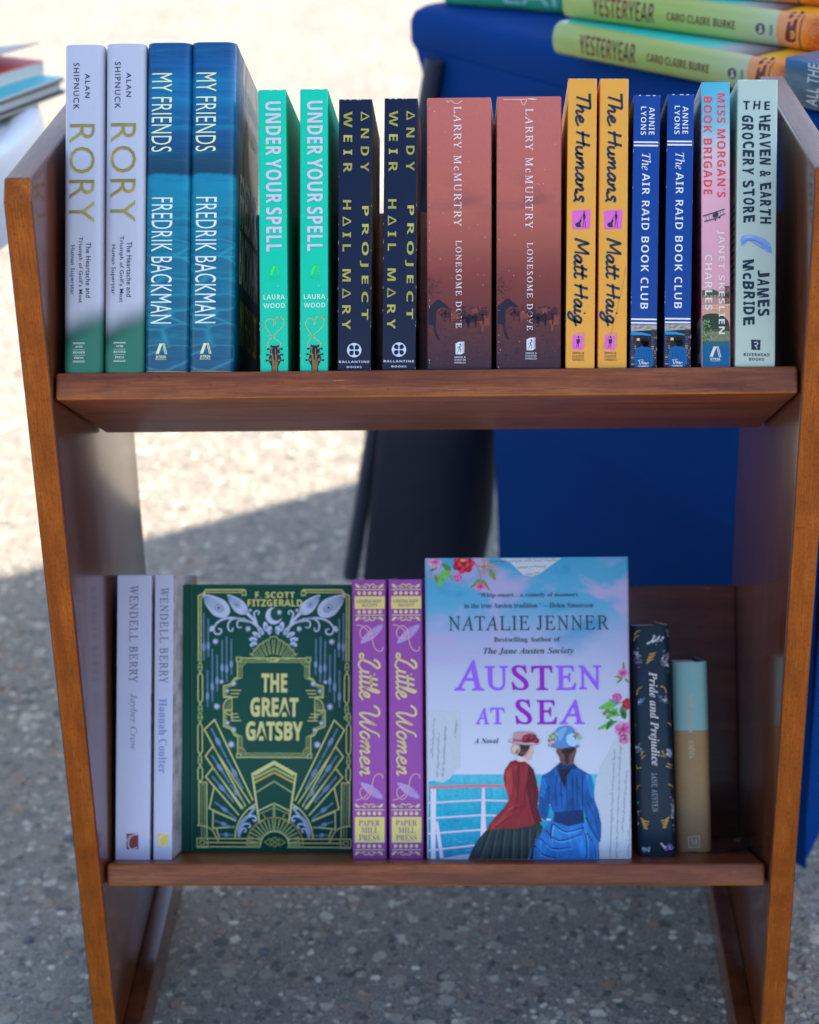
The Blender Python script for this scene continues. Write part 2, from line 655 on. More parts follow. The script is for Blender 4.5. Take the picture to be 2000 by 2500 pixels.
# ================================================================== the place
def ground_mat():
    q = NB('worn_aggregate_pavement')
    warp = q.noise(q.co(), 60, 3)[1]
    vec = q.n('VectorMath', {'operation': 'MULTIPLY_ADD'}, i0=warp, i1=(.012, .012, .012), i2=q.co()).outputs[0]
    def peb(scale, lo, hi, seed):
        v = q.n('TexVoronoi', {'feature': 'F1'}, Vector=q.map((1, 1, .2), (seed, seed * 2, 0), src=vec), Scale=scale, Randomness=1.0)
        sel = q.n('SeparateColor', i0=v.outputs['Color']).outputs
        size = q.rng(sel[0], 0, 1, lo, hi)
        m = q.rng(q.math('SUBTRACT', size, v.outputs['Distance']), 0.0, .1, smooth=True)
        c = q.ramp(sel[1], [(0, (.22, .195, .16)), (.18, (.42, .375, .30)), (.36, (.29, .26, .215)), (.48, (.33, .215, .155)), (.58, (.085, .085, .088)), (.72, (.15, .145, .14)), (.84, (.66, .61, .51)), (.93, (.48, .43, .35))], 'CONSTANT')
        return m, c, sel[2]
    fine = q.noise(q.co(), 380, 4, .7)[0]
    big = q.noise(q.co(), 2.2, 4)[0]
    base = q.ramp(fine, [(.28, (.05, .047, .042)), (.5, (.19, .175, .152)), (.72, (.42, .385, .33))])
    m3, c3, _ = peb(330, .05, .62, 7.1)
    m2, c2, g2 = peb(130, .12, .66, 3.3)
    m1, c1, g1 = peb(66, .0, .66, 1.7)
    m0, c0, g0 = peb(38, -.8, .55, 5.9)
    col = q.mix(m3, base, q.mix(.35, c3, base))
    col = q.mix(m2, col, c2)
    col = q.mix(q.math('MULTIPLY', m1, q.rng(g1, 0, 1, .35, .95)), col, c1)
    col = q.mix(q.math('MULTIPLY', m0, .6), col, c0)
    st = q.noise(q.co(), 5, 5, .6)[0]
    col = q.mix(q.rng(st, .5, .72, 0, .35), col, (.09, .085, .078))
    col = q.mix(q.rng(big, .35, .7, 0, .25), col, (.33, .30, .25))
    h = q.math('ADD', q.math('ADD', q.math('MULTIPLY', m1, .8), q.math('MULTIPLY', m2, .5)), q.math('ADD', q.math('MULTIPLY', m3, .25), q.math('MULTIPLY', fine, .3)))
    q.bump(h, .9, .005)
    col = q.n('VectorMath', {'operation': 'SCALE'}, i0=q.mix(1.0, col, (1.0, .975, .92), 'MULTIPLY'), Scale=1.3).outputs[0]
    return q.done(col, .85, spec=.3)


bm = bmesh.new()
bmesh.ops.create_grid(bm, x_segments=40, y_segments=40, size=120)
g = mesh_obj('ground', bm, ground_mat())
tag(g, kind='structure')

# loose pebbles lying on the pavement: nobody could count them
rp = random.Random(11)
bm = bmesh.new()
for i in range(2600):
    x, y = rp.uniform(-1.0, 1.2), rp.uniform(-.1, 3.2)
    r_ = rp.choice((.0018, .0022, .003, .004, .006)) * rp.uniform(.7, 1.2)
    gg = bmesh.ops.create_icosphere(bm, subdivisions=1, radius=r_)
    sx, sy, sz = rp.uniform(.8, 1.5), rp.uniform(.8, 1.3), rp.uniform(.35, .7)
    mi = rp.randrange(4)
    for v in gg['verts']:
        v.co = Vector((v.co.x * sx * rp.uniform(.85, 1.15) + x, v.co.y * sy * rp.uniform(.85, 1.15) + y, v.co.z * sz + r_ * sz * .35))
    for f in {f for v in gg['verts'] for f in v.link_faces}:
        f.material_index = mi
pm = []
for c in ((.5, .46, .39), (.38, .28, .23), (.2, .2, .21), (.62, .58, .5)):
    q = NB('pebble'); f = q.noise(q.co(), 120, 3)[0]
    pm.append(q.done(q.mix(f, c, tuple(v * .6 for v in c)), .8))
tag(mesh_obj('loose_pebbles', bm, pm, smooth=60), kind='stuff')


# ------------------------------------------------------------------ wood
def wood(name, dark, mid, light, axis='Z', coat=.5, rough=.34, fine=1.0, mott=.3, spec=.3):
    q = NB(name)
    sc = {'Z': (46, 46, 5.0), 'X': (3.6, 50, 50), 'Y': (46, 5.0, 46)}[axis]
    sf = {'Z': (900, 900, 40), 'X': (40, 900, 900), 'Y': (900, 40, 900)}[axis]
    a = q.noise(q.map(sc), 1.0, 6, .6, 1.2)[0]
    b = q.noise(q.map(sf), 1.0, 3, .6)[0]
    m = q.noise(q.co(), 26, 4, .6, .6)[0]
    col = q.ramp(a, [(.28, dark), (.5, mid), (.74, light)])
    col = q.mix(q.rng(b, .38, .66, 0, .62 * fine), col, dark)
    col = q.mix(q.rng(m, .42, .75, 0, mott), col, tuple(v * .35 for v in mid))
    col = q.mix(q.rng(q.noise(q.co(), 260, 3, .7)[0], .60, .72, 0, .35 * fine), col, tuple(v * .4 for v in dark))
    sc1 = q.noise(q.map({'Z': (420, 420, 30), 'X': (30, 420, 420), 'Y': (420, 30, 420)}[axis], (4, 2, 9), (.25, .1, .2)), 1.0, 1)[0]
    col = q.mix(q.rng(sc1, .775, .79, 0, .4), col, tuple(min(.7, v * 2.2 + .06) for v in light))
    if axis == 'Z' and coat < .1:                 # open pores of the cut edge
        po = q.noise(q.map((1, 1, .55)), 620, 2, .6)[0]
        col = q.mix(q.rng(po, .54, .66, 0, .55), col, tuple(v * .35 for v in mid))
        bl = q.noise(q.map((1, 1, .45), (3, 1, 0)), 34, 3, .6, .4)[0]
        col = q.mix(q.rng(bl, .5, .68, 0, .4), col, tuple(v * .45 for v in mid))
    q.bump(b, .05, .0003)
    return q.done(col, rough, coat=coat, coat_rough=.12, spec=spec)


M_EDGE = wood('varnished_end_grain_wood', (.27, .056, .006), (.41, .098, .009), (.52, .140, .014), 'Z', .05, .5, 1.3, .55, .14)
M_FACE = wood('varnished_panel_wood', (.075, .018, .007), (.13, .034, .012), (.18, .052, .018), 'Z', .45, .25, .6, .3)
M_SHELF = wood('varnished_shelf_wood', (.105, .023, .006), (.27, .068, .015), (.42, .118, .027), 'X', .12, .42, 1.0, .4)

M_BACK = wood('dark_back_board_wood', (.085, .022, .014), (.15, .042, .026), (.20, .062, .038), 'X', .4, .28)
M_TOP = wood('top_edge_wood', (.14, .045, .015), (.24, .085, .03), (.34, .13, .05), 'Y', .06, .36, 1.0, .3, .16)  # panel top edges: a paler brown than the panel faces
M_RIM = wood('lighter_rim_wood', (.22, .06, .008), (.42, .125, .016), (.55, .19, .03), 'X', .2, .4)  # lighter, more orange wood for the lower front bevel of the shelves
rack = empty('book_rack', Matrix.Translation((0, .15, 0)),
             'dark varnished wooden book rack with two sloping shelves and plain side panels', 'bookshelf')


def rk(name, bm, m, smooth=40):
    o = mesh_obj(name, bm, m, None, smooth)
    o.parent = rack
    o.matrix_parent_inverse = rack.matrix_world.inverted()
    return o


def edge_faces(o, test, idx):
    for p in o.data.polygons:
        if test(p.normal):
            p.material_index = idx


for sx in (-1, 1):
    bm = bmesh.new()
    x0, x1 = (.2672, .2872) if sx > 0 else (-.2872, -.2672)
    prism_x(bm, [(0, .008), (.305, .008), (.305, .779), (.293, .7925), (.009, .7925), (0, .779)], x0, x1, .0026, 3)
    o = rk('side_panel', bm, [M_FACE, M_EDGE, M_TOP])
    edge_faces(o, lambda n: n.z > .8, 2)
    edge_faces(o, lambda n: abs(n.x) < .6 and n.z < .8, 1)
    # foot rail running along the inside of the panel at the ground
    bm = bmesh.new()
    a, b = (.2512, .2670) if sx > 0 else (-.2670, -.2512)
    box(bm, a, b, .006, .30, .016, .0545, .002)
    rk('foot_rail', bm, M_FACE)
    for yy in (.03, .27):
        bm = bmesh.new()
        tube(bm, [(sx * .277, yy, 0), (sx * .277, yy, .0078)], .008, 14)
        q = NB('felt_pad')
        rk('foot_pad', bm, q.done((.03, .028, .026), .9))


def shelf(F, back_len, thick, back_h, ub=None):
    T = R(28)
    fy, fz = F
    u = Vector((math.cos(T), -math.sin(T))); n = Vector((math.sin(T), math.cos(T)))
    f = Vector(F); f_n = n
    top_b = f + u * back_len
    low_f = f - n * thick
    low_b = Vector(ub) if ub else top_b - n * thick
    bm = bmesh.new()
    prism_x(bm, [tuple(f), tuple(top_b), tuple(low_b), tuple(low_f)], -.2652, .2652, .0026, 3)
    o = rk('shelf_board', bm, [M_SHELF, M_RIM])
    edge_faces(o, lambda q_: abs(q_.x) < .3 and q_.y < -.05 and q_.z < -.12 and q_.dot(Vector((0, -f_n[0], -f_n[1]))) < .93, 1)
    # back board standing square on the shelf
    p = f + u * (back_len - .016) + n * .0005
    bm = bmesh.new()
    prism_x(bm, [tuple(p), tuple(p + u * .0155), tuple(p + u * .0155 + n * back_h), tuple(p + n * back_h)], -.2671, .2671, .0016, 2)
    rk('back_board', bm, M_BACK)


shelf(F1, .192, .0195, .150, (.168, .537))
shelf(F2, .196, .0178, .226)


# ------------------------------------------------------------------ blue stretch-covered table behind the rack
E1 = Vector((.58, -.8146, 0)); E2 = Vector((.8146, .58, 0)); TA = Vector((-.045, .884, 0)); UPZ = Vector((0, 0, 1))
TL, TD, TH = .688, 1.5, .745


def cloth_mat():
    q = NB('royal_blue_stretch_cloth')
    v = q.n('TexVoronoi', {'feature': 'F1'}, Vector=q.map((1, 1, 1)), Scale=900).outputs['Distance']
    f = q.noise(q.co(), 9, 3)[0]
    w_ = q.noise(q.map((3, 3, 9), (1, 2, 0), (0, .5, .9)), 1.0, 3, .5, .6)[0]
    q.bump(q.math('ADD', q.math('MULTIPLY', v, .02), w_), .25, .03)
    q.put(q.b.inputs['Sheen Weight'], .0)
    q.put(q.b.inputs['Sheen Roughness'], .4)
    q.put(q.b.inputs['Sheen Tint'], (.1, .3, .8, 1))
    return q.done(q.mix(f, (.0002, .034, .165), (.0003, .042, .20)), .8, spec=.08)


M_CLOTH = cloth_mat()
q = NB('dark_navy_cloth'); q.bump(q.noise(q.co(), 14, 3)[0], .3, .01)
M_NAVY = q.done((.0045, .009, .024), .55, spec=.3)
tab = empty('folding_table', Matrix.Translation(TA + E1 * .33 + E2 * .75), 'low folding table on splayed dark legs under a stretched royal blue cover', 'table')


def tb(name, bm, m, smooth=45):
    o = mesh_obj(name, bm, m, None, smooth)
    o.parent = tab
    o.matrix_parent_inverse = tab.matrix_world.inverted()
    return o


def tp(s, t, z):
    return TA + E1 * s + E2 * t + UPZ * z


# table top slab (rounded corners), covered by the tight cloth
bm = bmesh.new()
def rr_outline(ins, r, n=8):
    pts = []
    for (cx, cy, a0) in ((TL - ins - r, ins + r, -90), (TL - ins - r, TD - ins - r, 0), (ins + r, TD - ins - r, 90), (ins + r, ins + r, 180)):
        for k in range(n + 1):
            a = R(a0 + 90 * k / n)
            pts.append((cx + r * math.cos(a), cy + r * math.sin(a)))
    return pts
rings = []
for ins, z in ((.012, .700), (.002, .702), (0, .708), (0, .730), (.003, .739), (.010, .744), (.02, .7455)):
    rings.append([bm.verts.new(tp(s, t, z)) for s, t in rr_outline(ins, .03)])
for a, b in zip(rings, rings[1:]):
    for k in range(len(a)):
        bm.faces.new((a[k], a[(k + 1) % len(a)], b[(k + 1) % len(a)], b[k]))
bm.faces.new(rings[-1]); bm.faces.new(rings[0][::-1])
tb('covered_top', bm, M_CLOTH)


def drop(edge0, dvec, nrm, length, hem, name, thick=.002, pull=.0, ns=40, nz=24, mat=None):
    """one stretched side of the cover: hangs from the slab edge, its sides drawn in by the tension"""
    bm = bmesh.new()
    sides = []
    for sgn in (0, thick):
        G = []
        for j in range(nz + 1):
            tz = j / nz
            row = []
            for i in range(ns + 1):
                a = i / ns
                s0, s1, zb = hem(tz)
                s = s0 + (s1 - s0) * a
                z = .705 + (zb(a) - .705) * tz
                push = -pull * math.sin(math.pi * min(.62, tz * .9)) * math.sin(math.pi * a)
                row.append(bm.verts.new(edge0 + dvec * s + nrm * (push - sgn + .0005) + UPZ * z))
            G.append(row)
        sides.append(G)
    for q, fl in ((sides[0], 0), (sides[1], 1)):
        for j in range(nz):
            for i in range(ns):
                c = (q[j][i], q[j][i + 1], q[j + 1][i + 1], q[j + 1][i])
                bm.faces.new(c if not fl else c[::-1])
    a, b = sides
    for i in range(ns):
        for j in (0, nz):
            bm.faces.new((a[j][i], b[j][i], b[j][i + 1], a[j][i + 1]))
    for j in range(nz):
        for i in (0, ns):
            bm.faces.new((a[j][i], a[j + 1][i], b[j + 1][i], b[j][i]))
    return tb(name, bm, mat or M_CLOTH, 60)


def curve1(tab_):
    def f(t):
        for (a, x), (b, y) in zip(tab_, tab_[1:]):
            if t <= b:
                k = (t - a) / (b - a); k = k
                return x + (y - x) * k
        return tab_[-1][1]
    return f


# end panel, facing the camera: its free edge curves in towards the far leg's side
_left = curve1([(0, .030), (.045, .044), (.076, .068), (.13, .104), (.23, .136), (.4, .158), (.59, .170), (.83, .180), (1, .184)])
drop(TA, E1, -E2, TL, lambda t: (_left(t), TL + .004 - .012 * math.sin(math.pi * t), lambda a: .005 + .07 * (1 - min(1, (a / .72)) ** 2.2) * (a < .72)), 'cover_end_panel')
# long far side, seen from inside through the open corner, in a darker cloth
_r0 = curve1([(0, .035), (.1, .03), (.5, -.012), (.63, -.042), (.9, -.072), (1, -.082)])
_r1 = curve1([(0, .18), (.35, .15), (.6, .128), (.72, .124), (.84, .117), (1, .085)])
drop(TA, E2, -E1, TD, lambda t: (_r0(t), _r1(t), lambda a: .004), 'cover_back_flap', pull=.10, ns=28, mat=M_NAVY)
# the near long side of the cover
drop(TA + E1 * TL, E2, E1, TD, lambda t: (0.0, TD, lambda a: .005 + .28 * math.sin(math.pi * a) ** .6), 'cover_front_panel')
drop(TA + E2 * TD, E1, E2, TL, lambda t: (0.0, TL, lambda a: .005 + .22 * math.sin(math.pi * a) ** .6), 'cover_end_panel')
q = NB('grey_powder_coated_steel')
M_LEG = q.done((.045, .055, .08), .5, .2)
q = NB('black_plastic')
M_BLK = q.done((.008, .009, .012), .5)
ptop, pbot = Vector((-.006, .815, .70)), Vector((-.130, .935, .0))
LEGS = [(ptop, pbot), (tp(TL - .04, .05, .70), tp(TL - .025, .03, 0)), (tp(.05, TD - .05, .70), tp(-.03, TD - .02, 0)), (tp(TL - .05, TD - .05, .70), tp(TL - .02, TD - .02, 0))]
for a, b in LEGS:
    bm = bmesh.new()
    tube(bm, [a, a.lerp(b, .965)], .0105, 18)
    o = tb('leg', bm, M_LEG)
    bm = bmesh.new()
    tube(bm, [a.lerp(b, .52), a.lerp(b, .535), a.lerp(b, .685), a.lerp(b, .70)], [.0115, .0145, .0145, .0115], 18)
    c = mesh_obj('leg_clamp', bm, M_BLK, None, 40); c.parent = o; c.matrix_parent_inverse = tab.matrix_world.inverted()
    bm = bmesh.new()
    tube(bm, [a.lerp(b, .925), a.lerp(b, .935), a.lerp(b, 1.0)], [.0115, .0165, .018], 18)
    c = mesh_obj('foot_cap', bm, M_BLK, None, 40); c.parent = o; c.matrix_parent_inverse = tab.matrix_world.inverted()

# ------------------------------------------------------------------ round white plastic table at the left
def plastic(name, c, rough=.35):
    q = NB(name)
    f = q.noise(q.co(), 18, 4)[0]
    q.bump(q.noise(q.co(), 700, 2)[0], .08, .0004)
    return q.done(q.mix(f, c, tuple(v * .9 for v in c)), rough)


M_WHT = plastic('white_moulded_plastic', (.74, .74, .75))
RC = Vector((-.918, .683, 0)); RR, RZ = .50, .66
rt = empty('round_table', Matrix.Translation(RC), 'round white plastic side table with a raised grooved rim', 'table')
bm = bmesh.new()
prof = [(0, RZ - .004), (RR - .085, RZ - .004), (RR - .075, RZ - .001), (RR - .068, RZ + .001), (RR - .06, RZ - .001), (RR - .052, RZ - .007), (RR - .034, RZ - .007),
        (RR - .026, RZ), (RR - .012, RZ + .003), (RR - .003, RZ), (RR, RZ - .008), (RR + .004, RZ - .05), (RR + .004, RZ - .085), (RR - .002, RZ - .086), (RR - .004, RZ - .02), (0, RZ - .02)]
N = 72
rg = []
for r_, z in prof[1:-1]:
    rg.append([bm.verts.new((r_ * math.cos(2 * math.pi * k / N), r_ * math.sin(2 * math.pi * k / N), z)) for k in range(N)])
for a, b in zip(rg, rg[1:]):
    for k in range(N):
        bm.faces.new((a[k], a[(k + 1) % N], b[(k + 1) % N], b[k]))
bm.faces.new(rg[0]); bm.faces.new(rg[-1][::-1])
mesh_obj('table_top', bm, M_WHT, rt, 50)
for k in range(4):
    a = R(45 + 90 * k)
    bm = bmesh.new()
    tube(bm, [(.33 * math.cos(a), .33 * math.sin(a), RZ - .018), (.40 * math.cos(a), .40 * math.sin(a), 0)], [.028, .019], 14)
    mesh_obj('leg', bm, M_WHT, rt, 40)

# ------------------------------------------------------------------ unseen shade sail on four masts, added to cast the straight-edged shade
ce = Vector((.833, .553, 0)); cn = Vector((.553, -.833, 0))
CH = 4.5
cb = Vector((-.42, 1.151, 0)) + ce * (CH / math.tan(SUN_EL) + .5) + cn * .11
can = empty('added_shade_sail', Matrix.Translation(cb + ce * 1.6 + cn * .9), 'unseen white shade sail on four masts, added to keep the sun off the stall', 'added shade sail')
q = NB('sail_fabric'); M_CAN = q.done((.70, .71, .74), .8)
def cp(s, t, z): return ce * (s - 1.6) + cn * (t - .9) + UPZ * z
bm = bmesh.new()
SN = 20
def sag(a, b): return CH - .16 * (1 - (2 * a - 1) ** 2) * (1 - (2 * b - 1) ** 2)
lay = []
for dz in (0, -.012):
    lay.append([[bm.verts.new(cp(-1.7 + 6.2 * i / SN, 1.85 * j / SN, sag(i / SN, j / SN) + dz)) for j in range(SN + 1)] for i in range(SN + 1)])
for q_ in lay:
    for i in range(SN):
        for j in range(SN):
            bm.faces.new((q_[i][j], q_[i + 1][j], q_[i + 1][j + 1], q_[i][j + 1]))
mesh_obj('added_sail_cloth', bm, M_CAN, can, 60)
for s_, t in ((-1.72, -.02), (4.52, -.02), (4.52, 1.87), (-1.72, 1.87)):
    bm = bmesh.new(); tube(bm, [cp(s_, t, 0), cp(s_, t, CH + .05)], .045, 14)
    mesh_obj('added_mast', bm, M_LEG, can, 40)

# ================================================================== books on the upper shelf
def place(root, F, a, xc, roll, label, cat='book', group=None, lean=26.5):
    root.matrix_world = stand(F, a, xc, roll, lean)
    return tag(root, label, cat, group)


def second(root, F, a, xc, roll, label, lean=26.5):
    c = copy_tree(root)
    c.matrix_world = stand(F, a, xc, roll, lean)
    c['label'] = label
    return c


def atria(a, x0, y0, x1, y1, m, layer=2):
    """leaning A: a solid slanted bar, then two thin slanted bars"""
    w, h = x1 - x0, y1 - y0
    a.poly([(x0 + .06 * w, y1 - .06 * h), (x0 + .36 * w, y0), (x0 + .60 * w, y0), (x0 + .30 * w, y1 - .06 * h)], m, layer)
    a.rect(x0, y1 - .03 * h, x0 + .36 * w, y1, m, layer)
    for q in (.64, .76):
        a.poly([(x0 + q * w - .06 * w, y0), (x0 + q * w, y0), (x0 + (q + .22) * w, y1), (x0 + (q + .16) * w, y1)], m, layer)
    a.rect(x0 + .78 * w, y1 - .03 * h, x1, y1, m, layer)
    a.rect(x0 + .34 * w, y0, x0 + .72 * w, y0 + .03 * h, m, layer)


# ---- pale golf biography
def m_rory():
    q = NB('pale_jacket_with_green_foot')
    x, y, z = q.xyz()
    n = q.noise(q.map((40, 40, 22)), 1.0, 2)[0]
    ln = q.math('ADD', q.math('MULTIPLY', x, .42), .040)
    f = q.rng(q.math('SUBTRACT', q.math('ADD', z, q.math('MULTIPLY', q.math('SUBTRACT', n, .5), .008)), ln), -.013, .011, smooth=True)
    hill = q.math('ADD', q.math('MULTIPLY', x, .75), .030)
    g = q.rng(q.math('SUBTRACT', z, hill), -.009, .009, smooth=True)
    gr = q.mix(g, P(48, 112, 104), P(22, 74, 74))
    q.bump(q.noise(q.co(), 1200, 2)[0], .06, .0002)
    return q.done(q.mix(f, gr, P(172, 184, 216)), .5)


rory = empty('book', Matrix())
K = (157 - 155) / 799
b = Book(rory, .0287, .2385, .158, [m_rory()], True, .0055, .0006, .0003, (155, 908, .000297), K, cover_name='dust_jacket')
Zm = (130, 500, 3.382)
nav = ink(38, 48, 78)
a = Art(b.spine); a.text('ALAN', 'sans', (207.5, 176.6, 219.6, 236), nav, True, space=1.25, off=.006)
a.text('SHIPNUCK', 'sans', (179, 150, 193.5, 264.5), nav, True, space=1.25, off=.006); a.build('author_name', rory)
a = Art(b.spine); a.text('RORY', 'sans', (168.5, 300, 231.5, 541), foil(190, 172, 100), True, space=1.08, off=-.006); a.build('title', rory)
a = Art(b.spine, Zm)
for t, bx in (('The Heartache and', (270, 303, 312, 758)), ('Triumph of Golf’s Most', (203, 257, 246, 803)), ('Human Superstar', (135, 327, 180, 737))):
    a.text(t, 'sans', bx, nav, True, off=.004, space=1.06)
a.build('subtitle', rory)
wt = ink(205, 222, 235)
a = Art(b.spine, Zm)
for y0, y1 in ((1129, 1133), (1138, 1140), (1186, 1188), (1231, 1233), (1277, 1279), (1285, 1289)):
    a.rect(164, y0, 264, y1, wt)
a.text('AVID', 'serif', (184, 1154, 243, 1171), wt); a.text('READER', 'serif', (164, 1200, 264, 1217), wt); a.text('PRESS', 'serif', (175, 1245, 251, 1262), wt)
a.build('publisher_mark', rory)
place(rory, F1, .003, -.2458, .26, 'pale lavender hardback with gold spine title, against the left side panel', group='pale hardbacks with gold lettering')
second(rory, F1, .003, -.2162, .44, 'pale lavender hardback with gold title, next to the blue water hardbacks')


# ---- blue water novels
def m_water(dark=0.0):
    q = NB('jacket_painted_with_blue_water')
    x, y, z = q.xyz()
    wv = q.noise(q.map((16, 8, 150)), 1.0, 5, .6, .8)[0]
    w2 = q.noise(q.map((9, 9, 45), (3, 1, 2)), 1.0, 4, .6, 1.8)[0]
    zz = q.math('ADD', z, q.math('MULTIPLY', q.math('SUBTRACT', q.noise(q.map((90, 90, 1)), 1.0, 2)[0], .5), .006))
    t = q.math('DIVIDE', zz, .2385)
    base = q.ramp(t, [(0, P(0, 76, 124)), (.12, P(0, 90, 132)), (.32, P(0, 106, 148)), (.52, P(0, 128, 166)), (.595, P(0, 130, 178)),
                      (.604, P(22, 62, 92)), (.64, P(24, 68, 100)), (.72, P(6, 82, 142)), (.83, P(0, 106, 166)), (.93, P(0, 92, 160)), (1, P(0, 76, 134))])
    col = q.mix(q.rng(wv, .52, .75, 0, .45), base, P(10, 158, 186))
    col = q.mix(q.rng(wv, .48, .25, 0, .5), col, P(0, 54, 100))
    ca = q.n('TexVoronoi', {'feature': 'DISTANCE_TO_EDGE'}, Vector=q.map((22, 22, 75), (0, 0, .3)), Scale=1.0).outputs['Distance']
    net = q.math('MULTIPLY', q.rng(ca, .0, .06, .5, 0), q.rng(t, .55, .35, 0, 1))
    col = q.mix(q.math('MULTIPLY', net, w2), col, P(60, 190, 220))
    if dark:
        ed = q.rng(y, .0, .07, 0, 1)
        pat = q.mix(w2, P(30, 92, 110), P(12, 40, 58))
        top = q.rng(z, .17, .225, 0, 1, True)
        st = q.noise(q.map((60, 220, 26), (0, 0, 0), (.5, 0, 0)), 1.0, 4, .7)[0]
        pat = q.mix(q.math('MULTIPLY', top, q.rng(st, .4, .62)), pat, P(190, 180, 180))
        col = q.mix(q.rng(y, .006, .05, .1, .9), col, pat)
    return q.done(col, .38, coat=.25)


fr = empty('book', Matrix())
b = Book(fr, .0325, .2390, .160, [m_water(), m_water(), m_water(1)], True, .0060, .0008, .0003, (352, 907, .000296), (359 - 352) / 804, cover_name='dust_jacket')
lem, icy = ink(226, 240, 205), ink(214, 232, 246)
a = Art(b.spine); a.text('MY FRIENDS', 'sans', (369.5, 175, 420, 368), lem, True, off=-.003, space=1.06, word=.8); a.build('title', fr)
a = Art(b.spine); a.text('FREDRIK BACKMAN', 'sans', (369, 480, 421, 788), icy, True, off=-.003, space=1.06, word=.8); a.build('author_name', fr)
a = Art(b.spine, Zm); atria(a, 845, 1138, 946, 1226, lem)
a.text('ATRIA', 'sansb', (850, 1238, 936, 1257), lem); a.text('BOOKS', 'sans', (850, 1261, 936, 1274), lem); a.build('publisher_mark', fr)
a = Art(b.spine); a.rect(356, 904.6, 457, 906.8, ink(210, 190, 66), 2); a.build('printed_art', fr)
# front of the jacket (metres: depth, -height)
a = Art(b.right)
sk = ink(140, 110, 100); gn = ink(10, 80, 60); wh = ink(150, 175, 190)
a.poly([(.052, -.168), (.064, -.196), (.078, -.192), (.085, -.16), (.078, -.13), (.066, -.118), (.055, -.135)], ink(96, 84, 84), 1, 4)
a.poly([(.058, -.150), (.066, -.185), (.072, -.165), (.068, -.13)], sk, 2, 4)
a.poly([(.044, -.105), (.055, -.14), (.060, -.13), (.058, -.09), (.05, -.085)], gn, 1, 4)
a.poly([(.024, -.085), (.036, -.098), (.062, -.094), (.07, -.08), (.05, -.072), (.03, -.072)], sk, 2, 4)
a.build('printed_figure', fr)
a = Art(b.right); a.text('#1 NEW YORK TIMES BESTSELLING AUTHOR', 'sans', (.018, -.219, .145, -.206), wh); a.text('A MAN CALLED OVE', 'sans', (.07, -.198, .145, -.186), wh); a.build('banner_text', fr)
a = Art(b.right); a.text('FREDRIK', 'sans', (.03, -.150, .148, -.112), ink(235, 245, 255), off=.012); a.text('BACKMAN', 'sans', (.03, -.108, .148, -.068), ink(235, 245, 255), off=.012); a.build('author_name', fr)
a = Art(b.right); a.text('MY FRIENDS', 'sans', (.038, -.058, .145, -.024), ink(215, 225, 80), off=.0); a.build('title', fr)
place(fr, F1, .003, -.1856, .73, 'blue water hardback beside the pale books, only its spine in view', group='blue water hardbacks')
second(fr, F1, .003, -.1537, .77, 'blue water hardback with its dark front cover showing beside the teal paperbacks')


# ---- teal paperbacks
def m_flat(name, rgb, rough=.45, speck=None, coat=0.0):
    q = NB(name)
    f = q.noise(q.co(), 60, 3)[0]
    c = P(*rgb)
    col = q.mix(q.rng(f, .3, .7, 0, .14), c, tuple(v * .75 for v in c))
    if speck:
        v = q.n('TexVoronoi', {'feature': 'F1'}, Vector=q.co(), Scale=260).outputs
        s2 = q.n('SeparateColor', i0=v['Color']).outputs[0]
        col = q.mix(q.math('MULTIPLY', q.rng(v['Distance'], .16, .08, 0, .7), q.rng(s2, .86, .87)), col, P(*speck))
    q.bump(q.noise(q.co(), 900, 2)[0], .06, .0002)
    return q.done(col, rough, coat=coat)


te = empty('book', Matrix())
b = Book(te, .0201, .2040, .135, [m_flat('teal_cover_stock', (2, 198, 176), .42, (110, 240, 220)), m_flat('teal_cover_stock', (2, 156, 130)), m_flat('teal_cover_stock', (2, 160, 132), .42, (110, 240, 220))],
         False, .0012, 0, .0004, (636, 907, .000295), (629 - 636) / 689)
Z4, Z5 = (600, 190, 3.75), (600, 540, 3.75)
lav, neon = ink(200, 200, 236), ink(20, 226, 120)
a = Art(b.spine, Z4)
rr_ = random.Random(3)
for k in range(46):
    an = 2 * math.pi * k / 46
    r0, r1 = 78, rr_.uniform(112, 185)
    x0, x1 = 250 + r0 * math.cos(an), 250 + r1 * math.cos(an)
    if abs(x1 - 250) < 122:
        a.line([(x0, 545 + r0 * math.sin(an)), (x1, 545 + r1 * math.sin(an))], 3, neon, 1)
a.build('printed_burst', te)
a = Art(b.spine); a.text('UNDER YOUR SPELL', 'sansb', (648.5, 245, 687, 613), lav, True, space=1.05, word=.7, off=.004); a.build('title', te)
a = Art(b.spine, Z5); g2 = ink(60, 240, 90); atria(a, 214, 403, 316, 497, g2); a.text('ATRIA', 'sansb', (216, 508, 314, 536), ink(10, 216, 140)); a.build('publisher_mark', te)
a = Art(b.spine, Z5); a.text('LAURA', 'sansb', (165, 671, 359, 715), ink(205, 240, 245), space=1.1, off=-.01); a.text('WOOD', 'sansb', (165, 750, 360, 793), ink(205, 240, 245), space=1.05, off=-.01); a.build('author_name', te)
a = Art(b.spine, Z5)
og, dk = ink(208, 165, 90), ink(34, 44, 62)
a.line([(205, 1165), (203, 1125), (245, 1055), (310, 1000), (345, 950), (350, 895), (320, 872), (285, 880), (262, 920), (258, 952), (268, 948), (268, 915), (230, 893), (195, 905), (183, 950), (205, 1000), (245, 1055), (310, 1105), (325, 1130), (300, 1165)], 5, og, 2, 5)
a.poly([(300, 868), (345, 880), (350, 910), (330, 885)], og, 2)
a.poly([(232, 1130), (250, 1140), (290, 1140), (308, 1130), (315, 1200), (330, 1270), (300, 1330), (302, 1372), (240, 1372), (240, 1330), (212, 1275), (226, 1200)], dk, 3)
